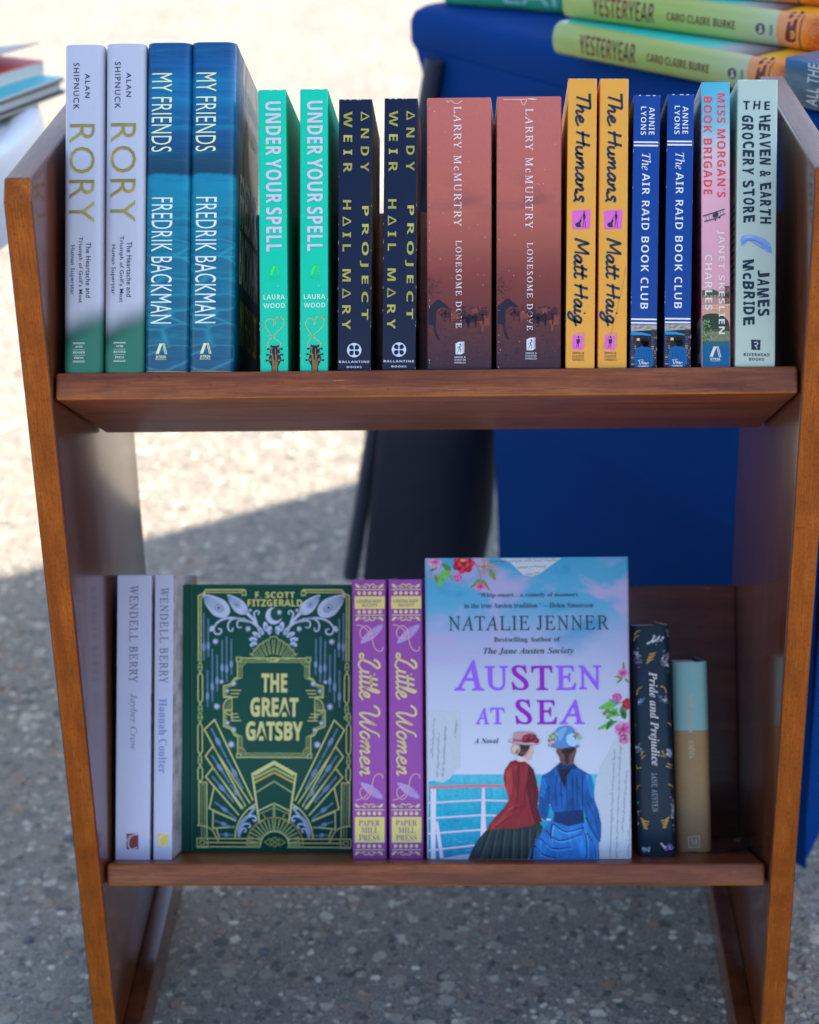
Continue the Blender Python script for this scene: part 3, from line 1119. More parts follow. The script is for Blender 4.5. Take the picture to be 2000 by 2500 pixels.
for y, l, r in ((1170, 198, 340), (1222, 192, 348), (1275, 185, 355)):
    a.poly([(l, y - 12), (l + 24, y - 4), (l + 40, y - 4), (l + 40, y + 4), (l + 24, y + 4), (l, y + 12)], dk, 2)
    a.poly([(r, y - 12), (r - 24, y - 4), (r - 40, y - 4), (r - 40, y + 4), (r - 24, y + 4), (r, y + 12)], dk, 2)
    for xx in (238, 302):
        a.ring((xx - (y - 1170) * .08 * (1 if xx < 270 else -1), y - 6), 8, 3, og, 4, 12)
for k in range(6):
    x0 = 240 + k * 12
    a.line([(x0, 1170 + 50 * (k % 3)), (252 + k * 7.5, 1330), (252 + k * 7.5, 1372)], 2.6, og, 4)
a.build('printed_guitar', te)
edge_wear(b, .0201, .2040, 3, ink(190, 240, 232), 14)
place(te, F1, .003, -.1080, -.20, 'bright teal paperback standing right after the blue water hardbacks', group='teal paperbacks')
second(te, F1, .003, -.0793, .26, 'bright teal paperback touching the navy and gold paperback on its right')


# ---- navy and gold science novels
def m_gold():
    q = NB('black_cover_with_gold_streaks')
    x, y, z = q.xyz()
    n = q.noise(q.map((60, 160, 22), rot=(.35, 0, 0)), 1.0, 5, .7, .6)[0]
    f = q.math('MULTIPLY', q.rng(n, .44, .60), q.rng(z, .03, .06))
    band = q.math('MULTIPLY', q.rng(z, .148, .135, 0, 1, True), q.math('MULTIPLY', q.rng(z, .075, .10, 0, 1, True), q.rng(y, .11, .05)))
    f = q.math('MAXIMUM', f, band)
    return q.done(q.mix(f, P(10, 12, 20), P(176, 142, 34)), .35, coat=.2)


we = empty('book', Matrix())
b = Book(we, .0240, .1962, .130, [m_flat('navy_cover_stock', (16, 31, 62)), m_flat('navy_cover_stock', (30, 45, 80)), m_gold()], False, .0010, 0, .0004, (824.5, 904, .000294), (826.7 - 824.5) / 663)
gd = foil(216, 204, 110)
a = Art(b.spine, Z4)
a.text('ΔNDY', 'sansb', (1052, 290, 1129, 845), gd, True, space=1.75); a.text('WEIR', 'sansb', (893, 290, 973, 852), gd, True, space=1.75); a.build('author_name', we)
a = Art(b.spine)
a.text('HΔIL MΔRY', 'sansb', (836.5, 485, 857, 803), gd, True, space=1.6, word=1.3); a.text('PROJECT', 'sansb', (879, 500, 900, 779), gd, True, space=1.55); a.build('title', we)
a = Art(b.spine, Z5); em = ink(190, 205, 240); nv = ink(16, 31, 62)
a.ell((995, 1175), 66, 66, em, 1, n=32)
for sx in (-1, 1):
    for sy in (-1, 1):
        a.poly([(995 + sx * 5, 1175 + sy * 5), (995 + sx * 5, 1175 + sy * 34), (995 + sx * 16, 1175 + sy * 47), (995 + sx * 36, 1175 + sy * 46), (995 + sx * 46, 1175 + sy * 30), (995 + sx * 44, 1175 + sy * 14), (995 + sx * 32, 1175 + sy * 5)], nv, 2)
a.text('BALLANTINE', 'sansb', (856, 1272, 1133, 1292), em, space=1.2); a.text('BOOKS', 'sansb', (928, 1321, 1063, 1339), em, space=1.2); a.build('publisher_mark', we)
a = Art(b.right); sv = ink(120, 125, 150)
a.line([(.004, -.190), (.012, -.178), (.016, -.165)], .0012, sv, 2); a.poly([(.012, -.17), (.016, -.15), (.018, -.168)], sv, 2)
a.poly([(.012, -.036), (.0145, -.052), (.017, -.03)], sv, 2); a.poly([(.005, -.006), (.02, -.006), (.02, -.02), (.012, -.028), (.005, -.02)], ink(30, 60, 110), 2)
a.poly([(.011, -.1), (.0128, -.122), (.0146, -.1)], sv, 2)
a.build('printed_figure', we)
edge_wear(b, .0240, .1962, 4, ink(170, 180, 200), 30)
place(we, F1, .003, -.0504, .60, 'navy paperback with gold letters, touching the teal book on its left', group='navy paperbacks with gold lettering')
second(we, F1, .003, -.0183, .84, 'navy paperback with gold letters, beside the thick rust red paperback')


# ---- thick rust-red westerns
def m_lone():
    q = NB('rust_cover_with_prairie_dusk')
    x, y, z = q.xyz()
    n = q.noise(q.map((30, 30, 60)), 1.0, 5, .6, .5)[0]
    t = q.math('ADD', q.math('DIVIDE', z, .1962), q.math('MULTIPLY', q.math('SUBTRACT', n, .5), .05))
    c = q.ramp(t, [(0, P(54, 38, 58)), (.08, P(74, 46, 58)), (.20, P(98, 54, 56)), (.30, P(112, 58, 58)), (.36, P(126, 66, 64)), (.46, P(150, 84, 78)), (.60, P(174, 98, 90)), (1, P(184, 106, 104))])
    gs = q.noise(q.map((170, 170, 330)), 1.0, 5, .75)[0]
    col = q.mix(q.math('MULTIPLY', q.rng(gs, .45, .62), q.rng(z, .052, .03, 0, .55)), c, P(52, 40, 62))
    cl = q.noise(q.map((26, 26, 70), (.3, 0, .2)), 1.0, 3)[0]
    col = q.mix(q.math('MULTIPLY', q.rng(cl, .5, .7), q.math('MULTIPLY', q.rng(z, .09, .12), q.rng(z, .155, .13, 0, .5))), col, P(110, 74, 84))
    weave = q.noise(q.map((1600, 1600, 250)), 1.0, 1)[0]
    q.bump(weave, .1, .0002)
    return q.done(q.mix(q.rng(weave, .4, .7, 0, .1), col, P(100, 60, 66)), .5)


def m_lside():
    q = NB('pale_cover_fading_to_black')
    x, y, z = q.xyz()
    n = q.noise(q.co(), 120, 4)[0]
    return q.done(q.ramp(q.math('ADD', q.math('DIVIDE', z, .1962), q.math('MULTIPLY', q.math('SUBTRACT', n, .5), .12)), [(.05, P(18, 18, 22)), (.25, P(30, 30, 34)), (.42, P(120, 118, 116)), (.6, P(196, 196, 198))]), .5)


ML, MLS = m_lone(), m_lside()


def western(px0, yb, dx, dy, w, xc, roll, label, seed):
    ro = empty('book', Matrix())
    b = Book(ro, w, .1962, .134, [ML, ML, MLS], False, .0016, 0, .0004, (px0, yb, .000293), 0, fl=(.0010, .0038) if seed == 1 else (.0028, .0024))
    Z7 = (1020, 540, 4.539)
    sh = Face(px0, yb, .000293, 0, b.spine.to, None, b.cover)
    o = px0 - 1044
    sh.xl = px0 - o                                  # artwork measured on the first copy
    d1, d2, d3, lt = ink(42, 36, 54), ink(66, 42, 54), ink(120, 68, 62), ink(142, 84, 74)
    a = Art(sh, Z7)
    # horse at the left, seen from the shoulder
    a.poly([(122, 950), (180, 900), (215, 868), (225, 855), (235, 868), (250, 858), (258, 872), (300, 905), (340, 935), (347, 955), (325, 962), (300, 948), (268, 950), (235, 968), (214, 995), (206, 1040), (214, 1090), (206, 1130), (203, 1180), (222, 1240), (250, 1300), (248, 1315), (225, 1308), (200, 1260), (185, 1200), (178, 1150), (122, 1140)], d1, 2)
    rg = random.Random(seed)
    # herd: horned cattle crossing
    for (cx, cy, sc, mm) in ((420, 1040, 1.0, d3), (500, 1010, .8, d2), (600, 1070, 1.15, d1), (690, 1060, 1.0, d2), (770, 1100, 1.35, d3), (330, 1030, .8, d2), (540, 1090, .9, d2), (745, 1010, .7, d2), (290, 1000, .6, d2), (640, 985, .6, d3)):
        bx = [(-60, -10), (-40, -36), (0, -44), (40, -40), (58, -20), (55, 25), (48, 90), (38, 92), (34, 40), (-20, 42), (-28, 95), (-38, 95), (-44, 40), (-58, 20)]
        a.poly([(min(806, cx + x * sc), cy + y * sc) for x, y in bx], mm, 3)
        a.poly([(min(806, cx + x * sc), cy + y * sc) for x, y in ((-58, -26), (-84, -18), (-92, 10), (-84, 22), (-64, 4))], mm, 3)
        a.line([(min(806, cx + x * sc), cy + y * sc) for x, y in ((-96, -52), (-92, -30), (-76, -22), (-62, -30), (-56, -56))], 5 * sc, lt if mm is d2 else d1, 4)
    for i in range(60):
        x, y = rg.uniform(250, 800), rg.uniform(940, 985)
        a.ell((x, y), rg.uniform(5, 14), rg.uniform(3, 8), rg.choice((d2, d1, d3)), 2, n=8)
    for i in range(170):                                # brush and tree at the left, grass below
        if i < 90:
            x, y = 128 + abs(rg.gauss(0, 70)), rg.gauss(740, 75)
            a.ell((x, y), rg.uniform(3, 10), rg.uniform(2, 6), d2, 1, rg.uniform(0, 90), 7)
        else:
            x, y = rg.uniform(130, 800), rg.uniform(1180, 1600)
            a.ell((x, y), rg.uniform(6, 22), rg.uniform(2, 5), rg.choice((d2, d1, ink(104, 62, 66))), 1, rg.uniform(-20, 20), 8)
    a.build('printed_prairie', ro)
    tf = Face(px0 - 0, yb, .000293, 0, b.spine.to, None, b.cover)
    tx = lambda x0, y0, x1, y1: (px0 + x0 - 1044 + dx, y0 + dy, px0 + x1 - 1044 + dx, y1 + dy)
    ww = ink(226, 224, 246)
    a = Art(tf); a.text('LARRY McMURTRY', 'roman', tx(1110, 254, 1129, 549), ww, True, space=1.32, off=.006, word=1.2); a.build('author_name', ro)
    a = Art(tf); a.text('LONESOME DOVE', 'roman', tx(1114.5, 584, 1129, 799.5), ww, True, space=1.3, off=.006, word=1.2); a.build('title', ro)
    Fz = Face(1044 - dx, yb + dy, .000293, 0, b.spine.to)
    a = Art(Fz, Z7)
    bl = ink(200, 214, 240)
    a.poly([(426, 1352), (462, 1332), (522, 1330), (522, 1452), (490, 1472), (426, 1470)], bl, 2)
    a.line([(508, 1340), (508, 1455)], 3, ink(90, 92, 120), 3); a.line([(514, 1336), (514, 1452)], 2, ink(90, 92, 120), 3)
    a.ell((480, 1362), 9, 11, d1, 3); a.line([(478, 1378), (468, 1400), (486, 1418), (478, 1450)], 9, d1, 3, w1=5)
    a.line([(476, 1384), (455, 1392), (444, 1404)], 5, d1, 3); a.line([(486, 1382), (500, 1375)], 5, d1, 3); a.line([(470, 1408), (458, 1432), (440, 1460)], 7, d1, 3, w1=4)
    for i, t in enumerate(('SIMON &', 'SCHUSTER', 'PAPERBACKS')):
        a.text(t, 'sans', (414, 1494 + 30 * i, 538, 1513 + 30 * i), bl, off=.004)
    a.build('publisher_mark', ro)
    a = Art(tf)                                         # worn, cracked head of the spine
    cr = ink(236, 222, 226)
    rg = random.Random(seed)
    for x0, x1, dpt in ((1104, 1131, 8), (1092, 1102, 4)) if seed == 1 else ((1060, 1116, 3), (1122, 1142, 5), (1102, 1118, 14)):
        pts = [(px0 - 1044 + x0 + (x1 - x0) * k / 6, 239.5 + (dpt * math.sin(math.pi * k / 6) + rg.uniform(-1, 1)) * (1 if seed == 1 or dpt > 6 else .2)) for k in range(7)]
        a.line(pts, 1.6, cr, 4)
    if seed == 2:
        a.poly([(px0 + 76, 237.5), (px0 + 88, 236.8), (px0 + 94, 239), (px0 + 84, 241), (px0 + 76, 240)], cr, 4)
    for k in range(40):
        a.ell((px0 + 6 + rg.choice((0, rg.uniform(0, 140))), rg.uniform(245, 900)), .7, rg.uniform(.6, 1.6), cr, 4, n=6)
    a.build('worn_creases', ro)
    place(ro, F1, .003, xc, roll, label, group='thick rust red paperbacks')


western(1044, 902, 0, 0, .0462, .0250, .30, 'thick rust red paperback right of the navy books, creased at its top edge', 1)
western(1214, 902, 4, 8, .0462, .0745, .56, 'thick rust red paperback touching the yellow paperback, chipped white along its top', 2)

# ---- yellow paperbacks
hu = empty('book', Matrix())
b = Book(hu, .0206, .2083, .130, [m_flat('yellow_cover_stock', (236, 176, 78)), m_flat('yellow_cover_stock', (240, 150, 30)), m_flat('yellow_cover_stock', (236, 160, 40))], False, .0012, 0, .0004, (1382, 900, .000292), (1386 - 1382) / 708)
Z8, Z1 = (1360, 170, 3.08), (1360, 540, 3.08)
ik, pk = ink(44, 56, 78), ink(214, 104, 206)
a = Art(b.spine); a.strokes('The Humans', (1400, 224, 1441, 492), ik, .40); a.build('title', hu)
a = Art(b.spine); a.strokes('Matt Haig', (1388, 582, 1437, 797), ik, .40); a.build('author_name', hu)
a = Art(b.spine, Z8)
a.poly([(112, 1058), (180, 1050), (252, 1046), (251, 1110), (246, 1190), (180, 1196), (118, 1197), (114, 1130)], pk, 1)
a.ell((203, 1068), 6, 8, ik, 2); a.line([(203, 1076), (204, 1120)], 14, ik, 2); a.line([(198, 1085), (185, 1110), (168, 1135)], 4, ik, 2)
a.line([(200, 1118), (196, 1185)], 5, ik, 2); a.line([(208, 1118), (214, 1185)], 5, ik, 2); a.line([(210, 1085), (216, 1110)], 4, ik, 2)
a.poly([(136, 1160), (150, 1145), (165, 1140), (176, 1122), (186, 1128), (182, 1142), (176, 1150), (180, 1180), (160, 1182), (145, 1178)], ik, 2)
a.build('printed_picture', hu)
a = Art(b.spine, Z1)
a.rect(120, 860, 196, 968, pk, 1)
a.line([(128, 850), (202, 850), (204, 955)], 2.5, pk, 1); a.line([(136, 843), (210, 843), (212, 948)], 2.5, pk, 1)
a.ell((164, 874), 7, 8, ik, 2); a.poly([(148, 890), (172, 885), (176, 905), (168, 925), (150, 918)], ik, 2); a.line([(156, 920), (148, 955)], 4, ik, 2); a.line([(164, 922), (166, 952)], 4, ik, 2)
for i, t in enumerate(('SIMON &', 'SCHUSTER', 'PAPERBACKS')):
    a.text(t, 'sans', (119, 985 + 25 * i, 208, 1003 + 25 * i), ik)
a.build('publisher_mark', hu)
edge_wear(b, .0206, .2083, 5, ink(250, 226, 180), 20)
place(hu, F1, .003, .1111, 1.02, 'yellow paperback with brush lettering, beside the thick rust red paperback', group='yellow paperbacks')
hu2 = second(hu, F1, .003, .1341, .95, 'yellow paperback with brush lettering and a fine crease, beside the blue paperbacks')
a = Art(Face(1460, 900, .000291, 0, b.spine.to)); a.line([(1472, 852), (1478, 838), (1490, 818), (1498, 790), (1512, 730), (1521, 690), (1526, 650)], .9, ink(176, 128, 52), 2, 4)
a.build('spine_crease', hu2)


# ---- blue wartime novels
ai = empty('book', Matrix())
b = Book(ai, .0190, .1963, .130, [m_flat('royal_blue_cover_stock', (4, 66, 154)), m_flat('dark_back_cover_stock', (24, 24, 44)), m_flat('royal_blue_cover_stock', (8, 60, 140))], False, .0010, 0, .0004, (1538, 899, .000291), (1547.7 - 1538) / 669)
wv = ink(222, 232, 250)
a = Art(b.spine, Z8); a.text('ANNIE', 'sansb', (692, 262, 734, 472), wv, True, space=1.08, off=-.012); a.text('LYONS', 'sansb', (631, 258, 671, 474), wv, True, space=1.08, off=-.012); a.build('author_name', ai)
a = Art(b.spine, Z8); a.text('The', 'serifi', (638, 614, 707, 742), wv, True)
a.text('AIR RAID BOOK CLUB', 'sansb', (634, 766, 692, 1797), wv, True, space=1.1, off=-.012, word=1.1); a.build('title', ai)
a = Art(b.spine)
for y0, y1 in ((339.8, 343.7), (348, 352)):
    a.rect(1544.5, y0, 1607.5, y1, wv, 2)
for y0, y1 in ((777, 781), (786, 790)):
    a.rect(1540.2, y0, 1603.4, y1, wv, 2)
a.build('spine_rules', ai)
a = Art(b.spine, Z1)
br_ = ink(150, 150, 160)
a.poly([(557, 775), (752, 775), (752, 1106), (549, 1106)], ink(40, 36, 48), 1)
a.poly([(557, 775), (752, 775), (752, 815), (557, 830)], br_, 2)
rg = random.Random(5)
for r_ in range(4):
    for c_ in range(7):
        a.rect(558 + c_ * 28 + (r_ % 2) * 12, 776 + r_ * 11, min(752, 582 + c_ * 28 + (r_ % 2) * 12), 785 + r_ * 11, rg.choice((ink(176, 174, 178), ink(128, 126, 138), ink(160, 150, 146))), 3)
for c_ in range(2):
    for k in range(13):
        x0 = (556, 706)[c_]
        a.rect(x0 + 2, 868 + k * 17, x0 + rg.uniform(18, 26), 880 + k * 17, rg.choice((ink(110, 50, 60), ink(60, 70, 110), ink(150, 130, 120), ink(40, 90, 120), ink(120, 70, 50))), 3)
        a.rect(x0 + 26, 868 + k * 17, x0 + rg.uniform(34, 42), 880 + k * 17, rg.choice((ink(90, 40, 50), ink(60, 60, 90), ink(150, 120, 90))), 3)
a.rect(706, 815, 740, 868, ink(60, 54, 62), 3)
a.poly([(557, 832), (640, 836), (706, 852), (706, 862), (640, 856), (557, 858)], ink(30, 140, 214), 4)
a.ell((660, 912), 32, 36, ink(26, 20, 26), 5); a.poly([(630, 900), (650, 940), (690, 950), (690, 900)], ink(30, 22, 28), 5)
a.poly([(590, 960), (640, 938), (690, 945), (722, 965), (726, 1080), (700, 1106), (585, 1106), (582, 1030)], ink(20, 92, 160), 5)
for k in range(5):
    a.line([(615 + 20 * k, 965), (612 + 21 * k, 1100)], 3, ink(14, 70, 130), 6)
a.rect(600, 880, 622, 900, ink(214, 190, 140), 4)
a.build('printed_scene', ai)
a = Art(b.spine, Z1); a.line([(612, 1052), (618, 1048), (622, 1076), (634, 1070), (640, 1050), (646, 1076), (654, 1060), (660, 1078), (668, 1062), (672, 1078), (680, 1064), (692, 1072)], 3.5, wv, 7, 3); a.line([(622, 1046), (640, 1042), (652, 1048)], 2.5, wv, 7, 3); a.text('MORROW', 'serif', (608, 1086, 690, 1098), wv, False, 7); a.build('publisher_mark', ai)
edge_wear(b, .0190, .1963, 6, ink(190, 204, 236), 26)
place(ai, F1, .003, .1562, 1.39, 'royal blue paperback with a street scene at its foot, beside the yellow paperbacks', group='royal blue paperbacks')
second(ai, F1, .003, .1802, 1.35, 'royal blue paperback with a street scene at its foot, beside the pink paperback')


# ---- pink library novel
def m_pink():
    q = NB('cover_fading_from_sky_to_pink')
    x, y, z = q.xyz()
    n = q.noise(q.map((40, 40, 40)), 1.0, 3)[0]
    t = q.math('ADD', q.math('DIVIDE', z, .2046), q.math('MULTIPLY', q.math('SUBTRACT', n, .5), .16))
    return q.done(q.ramp(t, [(.4, P(210, 160, 192)), (.62, P(216, 170, 198)), (.74, P(200, 188, 206)), (.86, P(110, 180, 212)), (1, P(70, 172, 212))]), .45)


def m_pinkside():
    q = NB('back_cover_rose')
    x, y, z = q.xyz()
    tx = q.noise(q.map((60, 30, 500)), 1.0, 1)[0]
    c = q.ramp(q.math('DIVIDE', z, .2046), [(.1, P(150, 62, 84)), (.6, P(176, 104, 128)), (1, P(120, 160, 190))])
    return q.done(q.mix(q.rng(tx, .5, .56, 0, .5), c, P(60, 34, 50)), .45)


mi = empty('book', Matrix())
b = Book(mi, .0203, .2046, .132, [m_pink(), m_pinkside(), m_pink()], False, .0012, 0, .0004, (1714, 898, .000290), -2 / 698)
rd, pw = ink(214, 74, 96), ink(250, 250, 255)
a = Art(b.spine, Z8); a.text('MISS MORGAN’S', 'sansb', (1204, 156, 1267, 950), rd, True, space=1.12, off=-.004); a.text('BOOK BRIGADE', 'sansb', (1101, 180, 1166, 928), rd, True, space=1.12, off=-.004); a.build('title', mi)
a = Art(b.spine, Z8); pl = ink(70, 92, 104)
a.poly([(1098, 1088), (1180, 1062), (1262, 1036), (1262, 1044), (1180, 1074), (1100, 1098)], pl, 2); a.poly([(1106, 1130), (1190, 1108), (1268, 1070), (1268, 1078), (1192, 1118), (1108, 1140)], pl, 2)
a.poly([(1170, 1082), (1200, 1060), (1216, 1072), (1214, 1092), (1185, 1108), (1170, 1098)], ink(50, 66, 70), 3)
for x0, y0, x1, y1 in ((1118, 1094, 1128, 1132), (1140, 1086, 1150, 1124), (1228, 1054, 1236, 1094), (1246, 1048, 1252, 1086)):
    a.line([(x0, y0), (x1, y1)], 3, pl, 2)
a.line([(1185, 1108), (1190, 1122)], 3, pl, 2); a.line([(1195, 1108), (1222, 1104)], 3, pl, 2); a.ell((1192, 1124), 6, 7, ink(40, 50, 60), 3); a.ell((1224, 1106), 6, 7, ink(40, 50, 60), 3)
a.line([(1128, 1134), (1124, 1128)], 3, pl, 2)
a.build('printed_biplane', mi)
a = Art(b.spine, Z1); a.text('JANET SKESLIEN', 'sansb', (1204, 60, 1262, 852), pw, True, 8, space=1.12, off=-.002); a.text('CHARLES', 'sansb', (1113, 246, 1169, 670), pw, True, 8, space=1.12, off=-.002); a.build('author_name', mi)
a = Art(b.spine, Z1)
L_, R_ = 1091, 1303
a.rect(L_, 520, R_, 640, ink(176, 140, 146), 1)
a.poly([(L_, 520), (1110, 516), (1140, 522), (1175, 512), (1200, 522), (1215, 530), (R_, 540), (R_, 575), (L_, 575)], ink(56, 92, 70), 2)
a.rect(1262, 492, R_, 640, ink(132, 96, 92), 2); a.rect(1262, 486, R_, 500, ink(104, 78, 80), 3)
for k in range(6):
    a.rect(1100 + k * 26, 556, 1120 + k * 26, 585, ink(168, 130, 120), 3); a.rect(1268 + (k % 2) * 18, 510 + k * 20, 1276 + (k % 2) * 18, 522 + k * 20, ink(70, 52, 58), 4)
a.poly([(L_, 632), (R_, 622), (R_, 660), (L_, 668)], ink(214, 168, 150), 4)
a.poly([(L_, 664), (R_, 656), (R_, 800), (1290, 752), (1255, 715), (1205, 696), (1150, 694), (1110, 704), (L_, 716)], ink(196, 152, 136), 4)
a.poly([(L_, 716), (1110, 704), (1150, 694), (1205, 696), (1255, 715), (1290, 752), (R_, 800), (R_, 830), (L_, 830)], ink(44, 66, 52), 3)
a.rect(L_, 800, R_, 920, ink(110, 124, 104), 3)
a.rect(L_, 910, R_, 1102, ink(14, 92, 150), 4); a.poly([(L_, 910), (R_, 905), (R_, 950), (L_, 940)], ink(40, 96, 120), 5)
rg = random.Random(9)
for k in range(120):
    a.ell((rg.uniform(1096, 1096 + 90 * rg.random()), rg.uniform(745, 915)), rg.uniform(3, 10), rg.uniform(2, 7), rg.choice((ink(96, 150, 84), ink(60, 112, 62), ink(150, 176, 120), ink(44, 80, 54))), 5, rg.uniform(0, 90), 7)
for k in range(40):
    a.ell((rg.uniform(1110, 1296), rg.uniform(830, 915)), rg.uniform(6, 18), 2.5, rg.choice((ink(140, 150, 128), ink(84, 100, 84))), 4, 0, 7)
    a.rect(1100 + 26 * (k % 8), 640 + (k // 8) * 5, 1118 + 26 * (k % 8), 643 + (k // 8) * 5, ink(180, 132, 116), 5) if k < 16 else None
a.build('printed_bridge', mi)
a = Art(b.spine, Z1); atria(a, 1146, 945, 1238, 1026, pw, 7); a.text('ATRIA', 'sansb', (1153, 1032, 1230, 1050), pw, False, 7); a.text('PAPERBACK', 'sans', (1153, 1053, 1230, 1059), pw, False, 7); a.build('publisher_mark', mi)
a = Art(b.left); a.poly([(.098, -.004), (.128, -.004), (.128, -.036), (.098, -.036)], ink(220, 220, 226), 1)
for k in range(16):
    a.rect(.101 + k * .0015, -.030, .1016 + k * .0015, -.012, ink(30, 30, 34), 2)
a.build('barcode_panel', mi)
place(mi, F1, .003, .2078, .54, 'pink paperback fading to sky blue, a stone bridge printed at its foot')

# ---- pale green novel
he = empty('book', Matrix())
b = Book(he, .0284, .2060, .134, [m_flat('pale_sage_cover_stock', (168, 194, 198)), m_flat('pale_sage_cover_stock', (150, 176, 178)), m_flat('pale_sage_cover_stock', (150, 176, 178))], False, .0012, 0, .0004, (1793, 897, .000290), (1807 - 1793) / 704)
kk = ink(34, 50, 70)
a = Art(b.spine, Z8)
for c, x0, x1, dy in (('T', 1415, 1464, 0), ('H', 1493, 1544, -2), ('E', 1575, 1617, 2)):
    a.text(c, 'sansb', (x0, 216 + dy, x1, 282 + dy), kk, shear=.08 if c == 'H' else 0)
def jumble(a, txt, x0, y0, x1, y1, seed, m):
    rg = random.Random(seed); wd = {'I': .45, ' ': .5, '&': .95, 'M': 1.3, 'c': .8, 'W': 1.3}
    tot = sum(wd.get(c, 1) for c in txt); y = y0
    for c in txt:
        ad = (y1 - y0) * wd.get(c, 1) / tot
        if c != ' ':
            e = rg.uniform(-.04, .04) * (x1 - x0)
            a.text(c, 'sansb', (x0 + e + (.28 * (x1 - x0) if c == 'c' else 0) * 0, y + ad * .08, x1 + e - (.25 * (x1 - x0) if c == 'c' else 0), y + ad * .86), m, True, shear=rg.uniform(-.12, .16), off=.018)
        y += ad
jumble(a, 'HEAVEN & EARTH', 1534, 320, 1618, 1160, 2, kk); jumble(a, 'GROCERY STORE', 1406, 320, 1492, 1150, 4, kk); a.build('title', he)
a = Art(b.spine, Z1); jumble(a, 'JAMES', 1508, 358, 1598, 722, 6, kk); jumble(a, 'McBRIDE', 1400, 280, 1486, 794, 8, kk); a.build('author_name', he)
a = Art(b.spine, Z1); bb_ = ink(122, 160, 236)
a.poly([(1384, 140), (1392, 108), (1430, 98), (1500, 102), (1570, 128), (1608, 165), (1624, 215), (1618, 242), (1580, 228), (1530, 180), (1480, 145), (1450, 138), (1425, 160), (1392, 188)], bb_, 1)
for pts in ([(1392, 170), (1440, 140), (1500, 140), (1610, 222)], [(1400, 150), (1450, 128), (1560, 165), (1615, 205)], [(1450, 138), (1500, 170), (1560, 205)]):
    a.line(pts, 5, ink(92, 126, 208), 2)
a.poly([(1395, 120), (1440, 104), (1500, 110), (1440, 120)], ink(150, 182, 244), 2)
a.build('printed_brush_stroke', he)
a = Art(b.spine, Z1)
a.poly([(1456, 893), (1528, 895), (1524, 972), (1458, 970)], kk, 1)
a.line([(1478, 915), (1500, 910), (1508, 922), (1496, 936), (1484, 938), (1500, 952), (1498, 960)], 6, ink(190, 208, 216), 2)
a.text('RIVERHEAD', 'sansb', (1400, 996, 1594, 1019), kk, space=1.2); a.text('BOOKS', 'sansb', (1440, 1032, 1551, 1053), kk, space=1.2); a.build('publisher_mark', he)
a = Art(b.left); a.rect(.070, -.175, .124, -.125, ink(120, 140, 170), 1)
for k in range(12):
    a.rect(.066, -.118 + k * .0055, .126, -.1160 + k * .0055, ink(70, 84, 96), 1)
a.rect(.085, -.03, .122, -.008, ink(220, 224, 226), 1)
a.build('back_cover_print', he)
edge_wear(b, .0284, .2060, 7, ink(220, 232, 234), 16)
place(he, F1, .003, .2355, 1.2, 'pale sage green paperback with jagged navy lettering, rightmost on the upper shelf')

# ================================================================== books on the lower shelf
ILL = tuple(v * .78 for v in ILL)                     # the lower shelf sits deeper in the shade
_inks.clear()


def m_white(name):
    return m_flat(name, (172, 184, 226), .5)


def white_book(px, w, k, xc, a_, roll, name_bx, title, title_style, title_bx, ttl_ink, logo, logo_ink, label, side, sd):
    ro = empty('book', Matrix())
    b = Book(ro, w, .2344, .138, [m_white('pale_lilac_cover_stock'), m_white('pale_lilac_cover_stock'), side], False, .0008, 0, .0004, px, k)
    a = Art(b.spine); a.text('WENDELL BERRY', 'roman', name_bx, ink(104, 106, 136), True, space=1.2, off=.008); a.build('author_name', ro)
    a = Art(b.spine); a.text(title, title_style, title_bx, ttl_ink, True, space=1.05); a.build('title', ro)
    a = Art(b.spine); x0, y0, x1, y1 = logo; W_, H_ = x1 - x0, y1 - y0
    a.rect(x0, y0, x1, y1, logo_ink, 1)
    pw_ = ink(190, 198, 228)
    a.line([(x0 + .95 * W_, y0 + .05 * H_), (x0 + .5 * W_, y0 + .12 * H_), (x0 + .2 * W_, y0 + .4 * H_), (x0 + .16 * W_, y0 + .75 * H_), (x0 + .3 * W_, y0 + .95 * H_), (x0 + .6 * W_, y0 + .97 * H_), (x0 + .9 * W_, y0 + .85 * H_)], .07 * W_, pw_, 2, 5)
    a.line([(x0, y0 + .5 * H_), (x0 + .12 * W_, y0 + .3 * H_), (x0 + .3 * W_, y0 + .1 * H_)], .05 * W_, pw_, 2, 4)
    a.build('publisher_mark', ro)
    rg = random.Random(sd)                              # deckled dark flecks along the joint
    place(ro, F2, a_, xc, roll, label, group='pale lilac paperbacks')
    return ro, b


q = NB('grey_front_cover'); n = q.noise(q.map((20, 20, 60)), 1.0, 4)[0]
M_GSIDE = q.done(q.ramp(n, [(.3, P(120, 124, 140)), (.6, P(176, 182, 205)), (.75, P(150, 150, 150))]), .5)
white_book((280, 2099.5, .000339), .0285, (286.7 - 280) / 695, -.2494, .0279, .51, (316, 1432.5, 337, 1669), 'Jayber Crow', 'serifi', (313.5, 1696, 335, 1833.5), ink(112, 112, 150),
           (308, 2036, 337, 2074), ink(108, 50, 56), 'pale lilac paperback with a maroon square mark, against the left panel', M_GSIDE, 1)
_, wb2 = white_book((373.7, 2099, .000339), .0153, (379 - 373.7) / 695, -.2245, .0292, .46, (390.5, 1437.5, 411, 1671), 'Hannah Coulter', 'serif', (388, 1709, 408, 1889), ink(104, 130, 204),
           (384, 2035, 411, 2067), ink(214, 196, 112), 'thin pale lilac paperback with a yellow square mark, beside the dark green book', M_GSIDE, 2)
a = Art(wb2.right); rg = random.Random(4)
a.rect(.118, -.232, .138, -.03, ink(176, 160, 104), 1)
a.build('back_cover_print', None)


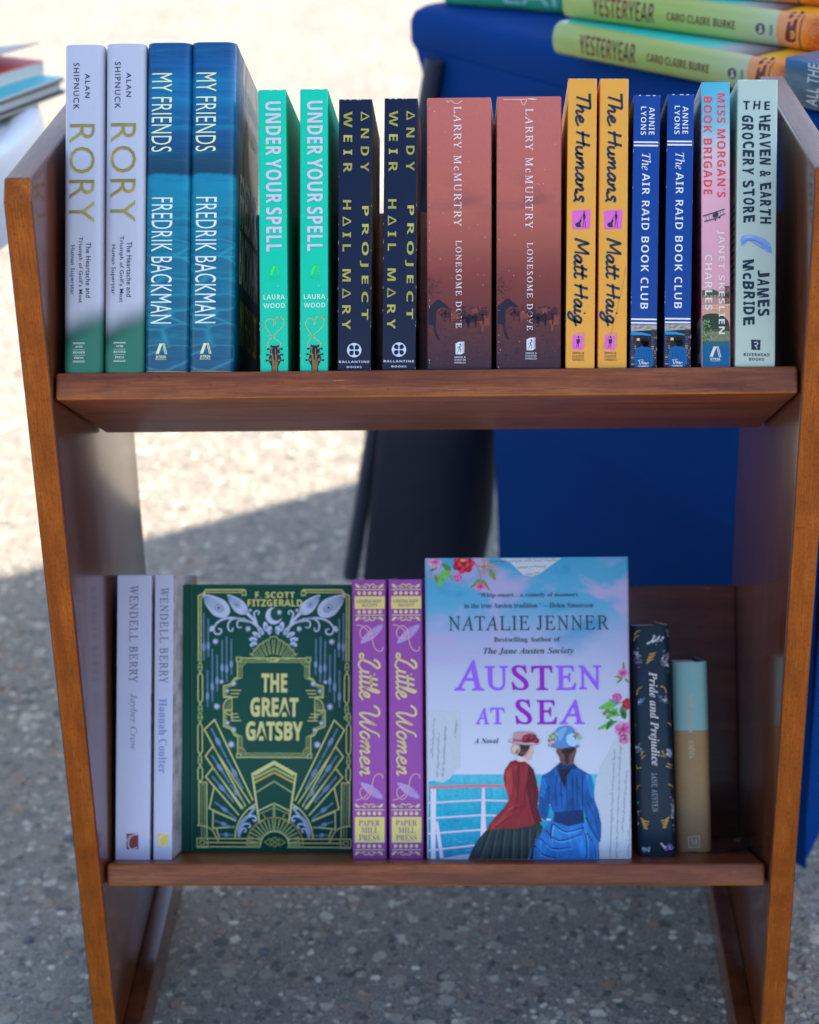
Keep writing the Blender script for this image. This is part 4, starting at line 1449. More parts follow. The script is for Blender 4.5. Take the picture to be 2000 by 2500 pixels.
# ---- dark green art-deco novel, face out
ga = empty('book', Matrix())
M_GREEN = m_flat('dark_green_cloth_cover', (20, 72, 66), .55)
GW, GH, GS = .1468, .2273, .000349
gb = Book(ga, GW, GH, .030, [M_GREEN], True, .0022, 0, .0008, (439.5, 2081.5, GS), (444 - 439.5) / 654)
# joint groove by the spine: painted shade lines, drawn last
z3, z4 = (240, 1380, 2.782), (240, 1740, 2.782)
gl, gl2, am, bw, bd, gdk = ink(196, 204, 136), ink(150, 172, 116), ink(214, 176, 84), ink(176, 194, 240), ink(96, 130, 176), ink(20, 72, 66)
gx = lambda y: (y - 1380) * 2.782                     # (helper for the shared mirror line)
a = Art(gb.spine, z3)
for off_, w_ in ((0, 8), (17, 6)):
    a.line([(1000 - off_ * .5, 176 + off_), (732, 176 + off_), (716, 200 + off_ * .6), (682 + off_, 216 + off_ * .8), (682 + off_, 660)], w_, gl, 2)
a.rect(976, 180, 1010, 218, gl2, 3); a.rect(984, 190, 1002, 208, gdk, 4)
# border knots
for y in (700, 985):
    a.ell((692, y), 16, 36, gl2, 2); a.ell((692, y - 12), 7, 11, gdk, 3); a.ell((692, y + 12), 7, 11, gdk, 3)
for y0, y1 in ((735, 950), (1020, 1060)):
    a.line([(692, y0), (678, y0 + 26), (678, y1 - 26), (692, y1)], 7, gl, 2); a.line([(692, y0), (708, y0 + 26), (708, y1 - 26), (692, y1)], 7, gl, 2)
# feathers and scrolls
def feather(a, base, tip, wd, eye, n=9):
    bx, by = base; tx, ty = tip; dx, dy = tx - bx, ty - by; L = math.hypot(dx, dy); ux, uy = dx / L, dy / L; px_, py_ = -uy, ux
    P2 = lambda t, s: (bx + ux * t * L + px_ * s * wd, by + uy * t * L + py_ * s * wd)
    a.poly([P2(0, 0), P2(.02, .35), P2(.15, .8), P2(.38, 1), P2(.62, .82), P2(.85, .5), P2(1.0, .12), P2(.92, -.12), P2(.78, -.5), P2(.6, -.78), P2(.38, -1), P2(.15, -.8), P2(.02, -.35)], bw, 2, 4)
    for k in range(n):
        s = -.8 + 1.6 * k / (n - 1)
        a.line([P2(.35 + .1 * abs(s), s * .75), P2(.65, s * .6), P2(.92, s * .22)], 3, bd, 3, 3)
    c = P2(eye, 0)
    a.ell(c, wd * .55, wd * .45, bd, 4, math.degrees(math.atan2(uy, ux))); a.ell(c, wd * .42, wd * .33, bw, 5, math.degrees(math.atan2(uy, ux))); a.ell(c, wd * .28, wd * .2, gdk, 6, math.degrees(math.atan2(uy, ux))); a.ell((c[0] + 4, c[1] + 2), wd * .12, wd * .1, bw, 7)
feather(a, (888, 345), (705, 215), 62, .34)
feather(a, (1010, 335), (876, 212), 44, .46, 7)
a.line([(1000, 322), (1050, 372), (1100, 440)], 26, bw, 2, 4, w1=10)
a.line([(1098, 440), (1050, 400), (960, 372), (880, 368), (815, 395), (785, 440), (800, 475), (830, 474), (838, 448), (815, 440)], 15, bw, 3, 4, w1=9)
a.line([(1000, 375), (920, 372), (885, 405), (888, 448), (912, 455), (915, 432)], 13, bw, 3, 4, w1=8)
a.line([(1040, 395), (960, 385), (945, 410), (955, 432), (978, 428)], 12, bw, 3, 4, w1=7)
a.line([(1080, 400), (1060, 340), (1080, 318), (1096, 330), (1085, 345)], 12, bw, 3, 4, w1=7)
a.ell((770, 440), 12, 22, bw, 2, 20)
for c, rx, ry, ro_ in (((1140, 425), 17, 34, -12), ((1105, 452), 15, 34, -35), ((1078, 480), 15, 32, -62), ((1054, 512), 15, 28, -85), ((1056, 545), 14, 26, -110), ((1168, 450), 14, 30, 8)):
    a.ell(c, rx, ry, bw, 3, ro_); a.ell((c[0] + 3, c[1] + 6), rx * .45, ry * .5, bd, 4, ro_)
# hanging bead strings
def beads(a, x, y0, y1, m=None):
    a.line([(x, y0), (x, y1)], 3.5, bd, 2)
    n = int((y1 - y0) / 13)
    for k in range(n):
        t = k / max(1, n - 1); big = 1 + 1.0 * math.exp(-((t - .72) / .08) ** 2)
        a.ell((x, y0 + (y1 - y0) * t), 6.0 * big, 6.5 * (1.2 * big if big > 1.3 else 1), bd if big < 1.4 else ink(130, 160, 212), 3, n=8)
for x, y0, y1 in ((718, 340, 650), (748, 378, 625), (742, 728, 965), (775, 585, 930), (808, 622, 860), (842, 525, 775), (873, 500, 795), (905, 515, 745)):
    beads(a, x, y0, y1)
for c, r_ in (((797, 527), 26), ((838, 800), 20), ((877, 862), 18), ((922, 812), 22), ((805, 967), 28), ((1020, 440), 24), ((1035, 315), 16)):
    a.star(c, r_, bw, 4, 8, .4)
# fan above the plaque
for k in range(5):
    an = R(-90 - 62 + 62 * k / 4.6)
    for q_ in (-1, 1):
        a.line([(1197 + 100 * math.cos(an) + q_ * 9, 690 + 78 * math.sin(an)), (1197 + 178 * math.cos(an) + q_ * 13, 690 + 178 * math.sin(an))], 5, gl2, 2)
a.line([(1040, 622), (1060, 590), (1075, 575), (1100, 545), (1115, 540), (1140, 518), (1160, 515), (1172, 496), (1197, 492)], 7, gl2, 3)
# plaque frame
for o, w_, m_ in ((0, 7, gl), (16, 5, gl2), (30, 5, gl2)):
    a.line([(1197, 640 + o * .9), (948 + o, 640 + o * .9), (948 + o, 772), (925 + o * .4, 778 + o * .3), (900 + o * .5, 815 + o * .3), (852 + o * .6, 830 + o * .5), (852 + o * .6, 905 - o * .3), (905, 905 - o * .3)], w_, m_, 3)
a.rect(936, 630, 975, 668, gl2, 4); a.rect(946, 640, 965, 658, gdk, 5)
a.line([(950, 700), (985, 690), (1010, 660)], 5, gl2, 3, 4)
for y in (862, 885, 908):
    a.rect(900, y - 8, 972 - (y - 862) * .5, y - 2, gl, 4)
a.line([(908, 905), (908, 1060)], 7, gl, 3)
for k in range(9):
    an = R(90 + 180 * k / 8); a.line([(908 + 14 * math.cos(an), 970 + 14 * math.sin(an)), (908 + 55 * math.cos(an), 970 + 50 * math.sin(an))], 4, gl2, 3)
a.arc((908, 970), 58, 90, 270, 6, gl, 3)
a.mirror(1197)
a.ell((1195, 352), 56, 58, bw, 3, n=32); a.ell((1214, 340), 42, 46, gdk, 4, n=32); a.star((1234, 328), 22, bw, 5, 8, .4)
for k in (-1, 0, 1):
    a.line([(1170 + 27 * k, 650), (1197 + 27 * k * .6, 634), (1224 + 27 * k * .2, 650), (1197 + 27 * k * .6, 666), (1170 + 27 * k, 650)], 4, gl, 5)
a.build('printed_art', ga)
a = Art(gb.spine, z4)
# lower half of the plaque and the border
for o, w_, m_ in ((0, 7, gl), (16, 5, gl2), (30, 5, gl2)):
    a.line([(905, -12 + o * .3), (852 + o * .6, -12 + o * .3), (852 + o * .6, 100 - o * .4), (900 + o * .5, 118 - o * .3), (925 + o * .4, 160 - o * .3), (948 + o, 170), (948 + o, 308 - o * .9), (1197, 308 - o * .9)], w_, m_, 3)
a.rect(936, 280, 972, 316, gl2, 4); a.rect(946, 290, 962, 306, gdk, 5)
a.line([(940, 240), (985, 250), (1005, 290)], 6, am, 3, 4)
for y in (12, 35, 58):
    a.rect(900, y, 972 - (58 - y) * .5, y + 6, gl, 4)
for y in (40, 330):
    a.ell((690, y), 16, 36, gl2, 2); a.ell((690, y - 12), 7, 11, gdk, 3); a.ell((690, y + 12), 7, 11, gdk, 3)
for y0, y1 in ((75, 295), (365, 480)):
    a.line([(690, y0), (676, y0 + 26), (676, y1 - 26), (690, y1)], 7, gl, 2); a.line([(690, y0), (706, y0 + 26), (706, y1 - 26), (690, y1)], 7, gl, 2)
for c, r_ in (((877, 76), 20), ((922, 122), 20), ((903, 222), 30)):
    a.star(c, r_, bw, 4, 8, .4)
# sunburst of framed rays
C0 = (1195, 860)
for pts in ([(1050, 600), (790, 55), (720, 122), (1000, 640)], [(780, 232), (726, 302), (975, 660)], [(780, 376), (728, 442), (955, 700)], [(785, 512), (752, 655), (935, 735)], [(778, 672), (775, 790), (925, 778)], [(800, 795), (820, 850)]):
    a.line(pts, 9, gl, 3)
a.line([(775, 232), (1030, 620)], 8, gl, 3); a.line([(775, 376), (985, 655)], 8, gl, 3); a.line([(778, 672), (935, 740)], 8, gl, 3)
for (x0, y0), (x1, y1) in (((768, 118), (868, 308)), ((878, 328), (978, 518)), ((772, 300), (890, 478)), ((900, 498), (985, 612)), ((775, 442), (915, 608)), ((795, 616), (930, 718)), ((795, 740), (918, 785)), ((830, 830), (915, 835))):
    n = int(math.hypot(x1 - x0, y1 - y0) / 12)
    for k in range(n + 1):
        t = k / n; big = 1 + 1.3 * math.exp(-((t - .45) / .1) ** 2)
        a.ell((x0 + (x1 - x0) * t, y0 + (y1 - y0) * t), 7 * big, 6.5 * big, bd if big < 1.4 else ink(130, 160, 212), 3, n=8)
a.arc(C0, 268, 180, 242, 9, gl, 4, 14); a.arc(C0, 244, 182, 238, 6, gl2, 4, 14)
# pillars and base lines
a.line([(682, 768), (682, 480), (735, 480), (735, 850)], 7, gl, 3); a.line([(700, 850), (700, 492), (718, 492), (718, 850)], 5, gl2, 3)
a.line([(668, 770), (720, 775), (770, 800), (800, 850), (815, 880)], 7, gl, 4, 4)
for y in (858, 886, 914):
    a.rect(668 if y != 886 else 690, y - 4, 1100, y + 3, gl, 4)
a.line([(668, 855), (668, 918), (740, 918), (740, 855)], 6, gl, 4); a.rect(684, 868, 722, 905, gl2, 4); a.rect(692, 876, 714, 897, gdk, 5)
# blue wave scrolls
a.line([(955, 845), (955, 790), (985, 730), (1030, 690), (1060, 650), (1045, 645), (1035, 662)], 20, bw, 4, 4, w1=9)
a.line([(962, 770), (1010, 715), (1055, 705), (1072, 725), (1060, 740), (1048, 728)], 16, bw, 4, 4, w1=9)
a.line([(958, 800), (985, 762), (1022, 758), (1030, 778), (1015, 785)], 14, bw, 4, 4, w1=8)
a.line([(958, 830), (978, 792), (1000, 792), (1000, 810), (988, 812)], 12, bw, 4, 4, w1=7)
# tower
a.line([(1197, 336), (1046, 420), (1092, 752)], 13, gl, 5); a.line([(1197, 350), (1060, 428)], 14, ink(220, 220, 150), 6)
a.line([(1197, 382), (1058, 452)], 16, gl2, 5); a.line([(1197, 408), (1062, 478)], 13, am, 5); a.line([(1197, 468), (1072, 545)], 9, gl2, 5)
a.line([(1197, 616), (1086, 670)], 9, gl, 5); a.line([(1197, 645), (1092, 690)], 6, gl2, 5); a.line([(1197, 616), (1197, 712)], 7, gl2, 5)
a.line([(1120, 690), (1135, 722)], 7, gl2, 5); a.line([(1092, 752), (1135, 722), (1197, 712)], 6, am, 5)
for k in range(10):
    an = R(180 + 90 * k / 9.5); a.line([(1197 + 102 * math.cos(an), 900 + 96 * math.sin(an)), (1197 + 188 * math.cos(an), 900 + 178 * math.sin(an))], 9, gl2, 4)
a.mirror(1197)
a.arc((1197, 905), 98, 180, 360, 9, gl, 5, 24); a.arc((1197, 905), 192, 180, 360, 6, am, 5, 30)
for dx in (-34, 0, 34):
    a.line([(1197 + dx - 36, 880), (1197 + dx, 846 + abs(dx) * .3), (1197 + dx + 36, 880), (1197 + dx, 914 - abs(dx) * .3), (1197 + dx - 36, 880)], 6, gl2, 5)
a.build('printed_art', ga)
a = Art(gb.spine, z3)
a.text('F. SCOTT', 'sansb', (1070, 190, 1340, 231), gl, False, 8, space=1.05); a.text('FITZGERALD', 'sansb', (1018, 241, 1390, 288), gl, False, 8, space=1.02); a.build('author_name', ga)
a = Art(gb.spine, z3)
for t, bx in (('THE', (1110, 742, 1286, 871)), ('GREAT', (1034, 905, 1361, 1036))):
    a.text(t, 'sansb', bx, ink(206, 212, 150), False, 8, space=.98, off=.02)
a.zm = z4; a.text('GATSBY', 'sansb', (1003, 65, 1391, 196), ink(206, 212, 150), False, 8, space=.96, off=.02); a.build('title', ga)
a = Art(gb.spine); a.rect(462.5, 1427.5, 466, 2081, ink(8, 40, 38), 1); a.rect(467, 1427.5, 469, 2081, ink(30, 92, 84), 1); a.build('spine_rules', ga)  # joint groove painted on: dark line for its shade, light line for its lip
place(ga, F2, .0807, -.1442, .41, 'dark green hardback shown face out, covered in gold and pale blue art deco ornament')


# ---- purple classics with gilt ornament
lw = empty('book', Matrix())
b = Book(lw, .0280, .2298, .150, [m_flat('purple_cover', (134, 72, 160), .5)], True, .0016, 0, .0008, (861, 2097, .000338), (858 - 861) / 682)
z5 = (820, 1380, 2.8375)
gi, fe = ink(222, 208, 166), ink(172, 156, 224)
yl = ink(216, 208, 132)
a = Art(b.spine, z5)
def ornament(a, y, up):
    s = -1 if up else 1
    for sx in (-1, 1):
        c = 230
        a.line([(c, y), (c + sx * 8, y - s * 22), (c + sx * 30, y - s * 24), (c + sx * 38, y - s * 8), (c + sx * 26, y - s * 2), (c + sx * 20, y - s * 12)], 7, gi, 3, 4, w1=5)
        a.line([(c + sx * 36, y - s * 2), (c + sx * 55, y - s * 14), (c + sx * 66, y - s * 4)], 6, gi, 3, 4, w1=3)
        a.poly([(c + sx * 62, y - s * 2), (c + sx * 82, y - s * 24), (c + sx * 98, y - s * 26), (c + sx * 92, y - s * 8), (c + sx * 76, y)], gi, 3, 3)
    a.ell((230, y - s * 8), 5, 10, gi, 3, n=8)
def dots(a, y):
    for k in range(5):
        x = 158 + k * 36.5
        a.poly([(x - 14, y), (x - 8, y - 9), (x, y - 15), (x + 8, y - 9), (x + 14, y), (x + 8, y + 9), (x, y + 15), (x - 8, y + 9)], gi, 3)
ornament(a, 163, False); a.rect(130, 171, 334, 177, gi, 3); dots(a, 199)
a.rect(128, 221, 336, 308, yl, 2); dots(a, 329); a.rect(131, 350, 333, 356, gi, 3); ornament(a, 364, True)
ornament(a, 1682, False); a.rect(133, 1694, 336, 1700, gi, 3); dots(a, 1721)
a.rect(133, 1746, 338, 1921, yl, 2); dots(a, 1946); a.rect(135, 1968, 336, 1974, gi, 3); ornament(a, 1982, True)
def quill(a, base, tip):
    bx, by = base; tx, ty = tip
    dx, dy = tx - bx, ty - by; L = math.hypot(dx, dy); ux, uy = dx / L, dy / L
    rg = random.Random(2)
    for k in range(16):
        t = k / 15; wv_ = 30 * math.sin(math.pi * (.12 + .85 * t)) ** .7
        for sg in (-1, 1):
            x0, y0 = bx + dx * t, by + dy * t
            a.line([(x0, y0), (x0 + ux * 16 - uy * sg * wv_ * .6, y0 + uy * 16 + ux * sg * wv_ * .6), (x0 + ux * 34 - uy * sg * wv_, y0 + uy * 34 + ux * sg * wv_)], 6, fe, 3, 3, w1=3)
    a.line([base, tip], 3, ink(140, 120, 200), 4)
quill(a, (170, 545), (300, 440)); quill(a, (172, 1510), (300, 1600))
a.line([(140, 420), (175, 425), (215, 455), (228, 490), (205, 515), (170, 500), (168, 455), (205, 425), (240, 455), (250, 520), (268, 580), (300, 602), (322, 590), (324, 570)], 7, ink(206, 160, 190), 5, 5)
a.line([(140, 1630), (175, 1620), (215, 1595), (228, 1560), (205, 1540), (172, 1555), (170, 1595), (205, 1625), (240, 1590), (252, 1520), (270, 1465), (300, 1448), (324, 1460), (324, 1480)], 7, ink(206, 160, 190), 5, 5)
a.build('printed_art', lw)
a = Art(b.spine, z5); pu = ink(128, 84, 140)
a.text('LOUISA MAY', 'sansb', (142, 243, 316, 266), pu, False, 4); a.text('ALCOTT', 'sansb', (176, 272, 286, 294), pu, False, 4); a.build('author_name', lw)
a = Art(b.spine, z5)
for i, (t, x0, x1) in enumerate((('PAPER', 160, 306), ('MILL', 178, 296), ('PRESS', 162, 304))):
    a.text(t, 'serif', (x0, 1766 + 51 * i, x1, 1806 + 51 * i), pu, False, 4, off=-.004)
a.build('publisher_mark', lw)
a = Art(b.spine, z5); a.strokes('Little', (157, 618, 302, 938), ink(232, 216, 170), .26, True, 6, .2); a.strokes('Women', (165, 978, 300, 1462), ink(232, 216, 170), .26, True, 6, .2); a.build('title', lw)
place(lw, F2, .0336, -.0540, .18, 'purple hardback with gilt bands on its spine, touching the dark green book', group='purple hardbacks with gilt spines')
second(lw, F2, .0334, -.0235, .11, 'purple hardback with gilt bands on its spine, beside the face out seaside novel')


# ---- sky-blue novel, face out
def m_sky():
    q = NB('jacket_printed_with_sky')
    x, y, z = q.xyz()
    n = q.noise(q.map((16, 16, 22), (0, 0, .8)), 1.0, 4, .5, .4)[0]
    t = q.math('DIVIDE', z, .2471)
    base = q.ramp(t, [(.35, P(176, 188, 222)), (.60, P(164, 176, 216)), (.74, P(142, 158, 208)), (.84, P(82, 154, 204)), (1, P(64, 148, 200))])
    pk_ = q.mix(q.math('MULTIPLY', q.rng(n, .48, .62, 0, 1, True), q.rng(t, .62, .72)), base, P(158, 154, 208))
    pk_ = q.mix(q.math('MULTIPLY', q.rng(n, .45, .32, 0, .8, True), q.rng(t, .66, .76)), pk_, P(40, 134, 190))
    return q.done(pk_, .35, coat=.2)


au = empty('book', Matrix())
AS = .000335
b = Book(au, .1672, .2471, .034, [m_sky()], True, .0022, 0, .0006, (1043.5, 2098, AS), (1036 - 1043.5) / 737, cover_name='dust_jacket')
z6, z7 = (1020, 1340, 3.194), (1020, 1720, 3.194)
a = Art(b.spine, z7)
L7, R7 = 84, 1664
# sea and horizon
for i in range(12):
    y0, y1 = 545 + i * 55, 545 + (i + 1) * 55 + 1
    k = i / 11
    a.rect(L7, y0, 1432, y1, ink(int(74 - 50 * min(1, k * 2)), int(172 - 44 * k), int(208 - 28 * k), paint=.35), 1)
rg = random.Random(21)
for i in range(260):
    y = 560 + 640 * rg.random() ** 1.2; k = (y - 545) / 660; x = rg.uniform(90, 1400)
    a.ell((x, y), rg.uniform(10, 26) * (.4 + k), rg.uniform(1.5, 4) * (.5 + k), rg.choice((ink(40, 150, 186), ink(16, 104, 150), ink(70, 178, 204))), 2, 0, 8)
# railing
pr_, pw2, rl = ink(206, 116, 138), ink(206, 206, 236), ink(186, 160, 204)
a.line([(L7, 645), (300, 638), (520, 634), (700, 640), (960, 655), (1060, 660)], 22, pr_, 4)
for y0, y1 in ((765, 745), (885, 862), (1005, 975), (1135, 1092)):
    a.line([(L7, y0), (500, y1), (720, y1 + 8), (1060, y1 + 40)], 15, rl, 4); a.line([(L7, y0 - 3), (500, y1 - 3), (720, y1 + 5), (1060, y1 + 37)], 8, pw2, 5)
a.poly([(100, 655), (144, 655), (140, 1200), (104, 1200)], pw2, 6); a.poly([(502, 648), (524, 648), (535, 1000), (520, 1200), (488, 1200), (492, 980)], pw2, 6)
a.poly([(135, 905), (160, 910), (205, 1195), (175, 1198)], ink(190, 190, 226), 6)
a.poly([(200, 1195), (330, 1170), (420, 1162), (400, 1203), (200, 1205)], ink(150, 170, 210), 6)
# scraps of old letters
pap = ink(170, 184, 210)
a.poly([(L7, 60), (200, 45), (245, 70), (330, 38), (332, 490), (290, 510), (255, 570), (195, 608), (120, 590), (L7, 600)], pap, 3)
a.poly([(1555, 250), (1600, 262), (1662, 240), (1668, 1206), (1420, 1206), (1412, 1090), (1440, 1010), (1425, 900), (1385, 800), (1378, 690), (1392, 580), (1428, 480), (1480, 400), (1530, 290)], pap, 3)
sc_ = ink(96, 112, 140)
def scribble(a, p0, p1, amp, seed, m, lay=5, w_=3.2):
    rg = random.Random(seed); n = int(math.hypot(p1[0] - p0[0], p1[1] - p0[1]) / 9)
    dx, dy = (p1[0] - p0[0]) / n, (p1[1] - p0[1]) / n; l = math.hypot(dx, dy); px_, py_ = -dy / l, dx / l
    run = []
    for k in range(n + 1):
        s = (1 if k % 2 else -1) * amp * rg.uniform(.2, 1) * (2.2 if rg.random() < .14 else 1)
        run.append((p0[0] + dx * k + px_ * s, p0[1] + dy * k + py_ * s))
        if rg.random() < .13 and len(run) > 2 or k == n:
            if len(run) > 2: a.line(run, w_, m, lay, 3)
            run = []
for i, (x, y0, y1) in enumerate(((1500, 1190, 350), (1548, 1195, 270), (1596, 1000, 520), (1640, 1190, 560))):
    scribble(a, (x, y0), (x + 36, y1), 8, 30 + i, sc_)
for i, (x, y0, y1) in enumerate(((112, 420, 110), (150, 560, 210), (200, 560, 160), (290, 260, 120))):
    scribble(a, (x, y0), (x + 14, y1), 8, 40 + i, sc_)
# woman in the red jacket, seen from behind
r1, r2, r3, k1, k2 = ink(124, 36, 44, paint=.5), ink(86, 20, 32, paint=.4), ink(150, 52, 52, paint=.5), ink(36, 48, 56, paint=.5), ink(24, 32, 40, paint=.3)
a.poly([(540, 975), (480, 1040), (430, 1120), (396, 1206), (860, 1206), (900, 1110), (950, 1050), (978, 960), (940, 900), (700, 920)], k1, 7)
for x0, x1 in ((560, 470), (610, 560), (670, 640), (740, 720), (800, 790), (860, 850), (920, 890)):
    a.line([(x0, 975), ((x0 + x1) / 2, 1090), (x1, 1204)], 12, k2, 8, w1=20)
    a.line([(x0 + 18, 975), ((x0 + x1) / 2 + 20, 1090), (x1 + 26, 1204)], 5, ink(66, 82, 88), 8)
a.poly([(725, 445), (770, 432), (830, 440), (870, 470), (905, 510), (930, 600), (945, 700), (935, 800), (955, 870), (975, 910), (880, 945), (760, 965), (640, 968), (540, 978), (560, 930), (620, 860), (680, 800), (712, 740), (690, 660), (670, 580), (680, 510)], r1, 9)
a.poly([(870, 470), (905, 510), (930, 600), (945, 700), (935, 800), (955, 870), (975, 910), (920, 930), (890, 850), (870, 760), (850, 640), (855, 540)], r2, 10)
a.poly([(690, 520), (730, 490), (742, 600), (735, 700), (712, 720), (690, 650)], r3, 10)
a.poly([(640, 890), (700, 820), (760, 780), (720, 850), (650, 930), (570, 965)], r3, 10)
for pts in ([(725, 455), (790, 462), (850, 478)], [(850, 620), (835, 720), (845, 800)], [(690, 860), (740, 820), (840, 790)], [(640, 930), (720, 880), (800, 850)], [(790, 470), (785, 640), (770, 770)], [(600, 950), (640, 935), (660, 915)]):
    a.line(pts, 7, r2, 11, 4, w1=3)
skn, skd, hr = ink(190, 160, 162), ink(140, 112, 120), ink(46, 38, 48)
a.poly([(775, 400), (850, 400), (852, 440), (800, 448), (770, 436)], ink(196, 190, 204), 10)
a.poly([(800, 320), (890, 310), (903, 345), (905, 375), (885, 405), (892, 425), (860, 436), (830, 420), (800, 390)], skn, 11); a.poly([(800, 330), (850, 330), (868, 360), (845, 400), (800, 410)], skd, 12)
a.poly([(760, 300), (880, 305), (872, 345), (845, 372), (820, 405), (785, 400), (765, 360)], hr, 12); a.ell((765, 350), 36, 44, ink(176, 150, 150), 13, 15); a.ell((760, 345), 22, 28, ink(204, 184, 182), 14, 15); a.ell((775, 365), 12, 20, ink(130, 104, 110), 14, 15)
a.ell((830, 296), 125, 20, ink(150, 132, 150), 13, 5); a.ell((835, 292), 122, 14, ink(186, 172, 186), 14, 5)
a.poly([(742, 292), (750, 222), (800, 212), (900, 218), (925, 240), (935, 298), (840, 300)], ink(172, 134, 152), 15); a.poly([(742, 285), (744, 268), (935, 278), (938, 298), (840, 302)], ink(140, 90, 112), 16)
for c, r_ in (((850, 268), 38), ((895, 262), 36), ((925, 284), 24), ((870, 245), 22)):
    a.ell(c, r_, r_ * .85, ink(112, 30, 52), 17); a.ell((c[0] - 6, c[1] - 5), r_ * .6, r_ * .45, ink(150, 52, 72), 18, 30); a.ell((c[0] + 8, c[1] + 6), r_ * .35, r_ * .25, ink(90, 20, 42), 19)
# woman in the blue dress
u1, u2, u3, u4 = ink(22, 80, 160, paint=.6), ink(12, 44, 100, paint=.4), ink(34, 108, 196, paint=.7), ink(22, 28, 56, paint=.3)
a.poly([(1055, 880), (980, 980), (900, 1075), (858, 1206), (1412, 1206), (1415, 1100), (1390, 1010), (1340, 960), (1300, 900), (1180, 870)], u3, 7)
a.poly([(1110, 455), (1160, 465), (1215, 458), (1250, 495), (1310, 530), (1355, 560), (1372, 640), (1378, 740), (1410, 830), (1432, 930), (1425, 1075), (1395, 1050), (1340, 960), (1310, 860), (1290, 800), (1300, 920), (1180, 950), (1060, 915), (1062, 850), (1030, 770), (1020, 860), (1000, 905), (950, 880), (945, 780), (955, 650), (970, 560), (1030, 525), (1070, 490)], u1, 9)
a.poly([(1080, 500), (1110, 455), (1160, 465), (1215, 458), (1250, 495), (1200, 510), (1130, 500)], u2, 10)
a.poly([(1085, 500), (1200, 505), (1165, 560), (1150, 650), (1120, 590)], u4, 10)
a.poly([(1310, 545), (1355, 560), (1372, 640), (1378, 740), (1350, 720), (1325, 640)], u3, 10); a.poly([(960, 600), (985, 560), (1010, 640), (985, 720), (955, 720)], u3, 10)
a.poly([(1070, 840), (1290, 820), (1300, 920), (1180, 950), (1060, 915)], u2, 10)
for pts in ([(1085, 560), (1075, 680), (1085, 800)], [(1160, 560), (1165, 700), (1175, 820)], [(1240, 560), (1245, 690), (1240, 820)], [(1290, 560), (1285, 680), (1290, 800)], [(1325, 760), (1380, 880), (1410, 1000)], [(1310, 880), (1370, 990), (1420, 1070)], [(1025, 640), (1020, 740)], [(1205, 560), (1212, 700), (1205, 820)], [(1118, 580), (1120, 700), (1130, 820)]):
    a.line(pts, 8, u2, 11, 4, w1=4)
for pts in ([(1060, 930), (1150, 990), (1290, 960)], [(1000, 980), (1100, 1060), (1280, 1010)], [(950, 1040), (1050, 1120), (1200, 1110)], [(910, 1100), (980, 1170), (1080, 1195)], [(1290, 960), (1320, 1060), (1320, 1200)], [(1320, 1000), (1380, 1100), (1390, 1200)], [(1050, 930), (1040, 1010), (1045, 1060)]):
    a.line(pts, 13, u2, 8, 5, w1=5); a.line([(x + 10, y + 14) for x, y in pts], 10, ink(86, 158, 232), 8, 5, w1=3)
bh, bs = ink(52, 38, 44), ink(96, 70, 70)
a.poly([(1085, 340), (1235, 325), (1240, 360), (1225, 410), (1215, 465), (1160, 478), (1115, 455), (1105, 410), (1080, 370)], bs, 11)
a.poly([(1135, 345), (1215, 330), (1205, 380), (1180, 400), (1185, 450), (1165, 475), (1145, 440), (1150, 400), (1125, 375)], bh, 12)
for c, r_ in (((1140, 370), 18), ((1170, 365), 20), ((1200, 360), 18), ((1165, 400), 16), ((1215, 345), 14)):
    a.ell(c, r_, r_ * .8, ink(36, 26, 32), 13, 20); a.arc(c, r_ * .6, 200, 330, 3, ink(84, 62, 60), 14, 6)
a.ell((1140, 325), 125, 22, ink(110, 110, 160), 12, 2)
a.poly([(1070, 290), (1075, 215), (1110, 180), (1165, 170), (1210, 185), (1235, 230), (1250, 290), (1235, 328), (1150, 332), (1080, 325)], ink(76, 128, 200), 14, 4)
a.poly([(1085, 230), (1115, 190), (1165, 180), (1140, 240), (1110, 290)], ink(110, 158, 218), 15, 3); a.poly([(1160, 250), (1200, 225), (1235, 245), (1255, 300), (1210, 330), (1165, 300)], ink(150, 190, 236), 15, 3)
rg = random.Random(12)
for k in range(26):
    x, y = rg.choice(((rg.gauss(1050, 16), rg.gauss(275, 36)), (rg.gauss(1240, 14), rg.gauss(235, 22))))
    a.ell((x, y), rg.uniform(6, 13), rg.uniform(6, 11), rg.choice((ink(216, 200, 226), ink(170, 90, 130), ink(110, 150, 90), ink(150, 60, 80), ink(160, 190, 120))), 16, rg.uniform(0, 90), 8)
a.ell((1268, 262), 12, 16, ink(140, 180, 90), 17)
a.build('printed_art', au)


def rose(a, c, r, m1, m2, m3, lay=5):
    for k in range(7):
        an = 2 * math.pi * k / 7
        a.ell((c[0] + .55 * r * math.cos(an), c[1] + .5 * r * math.sin(an)), r * .52, r * .42, (m1, m2)[k % 2], lay, math.degrees(an))
    for k in range(5):
        an = 2 * math.pi * k / 5 + .4
        a.ell((c[0] + .25 * r * math.cos(an), c[1] + .25 * r * math.sin(an)), r * .34, r * .26, (m3, m1)[k % 2], lay + 1, math.degrees(an))
def leaf(a, p0, p1, w_, m, lay=4):
    dx, dy = p1[0] - p0[0], p1[1] - p0[1]; l = math.hypot(dx, dy); px_, py_ = -dy / l * w_, dx / l * w_
    a.poly([p0, (p0[0] + dx * .3 + px_, p0[1] + dy * .3 + py_), (p0[0] + dx * .65 + px_ * .8, p0[1] + dy * .65 + py_ * .8), p1, (p0[0] + dx * .65 - px_ * .8, p0[1] + dy * .65 - py_ * .8), (p0[0] + dx * .3 - px_, p0[1] + dy * .3 - py_)], m, lay, 3)
    a.line([p0, p1], 2, ink(50, 96, 60), lay + 1)
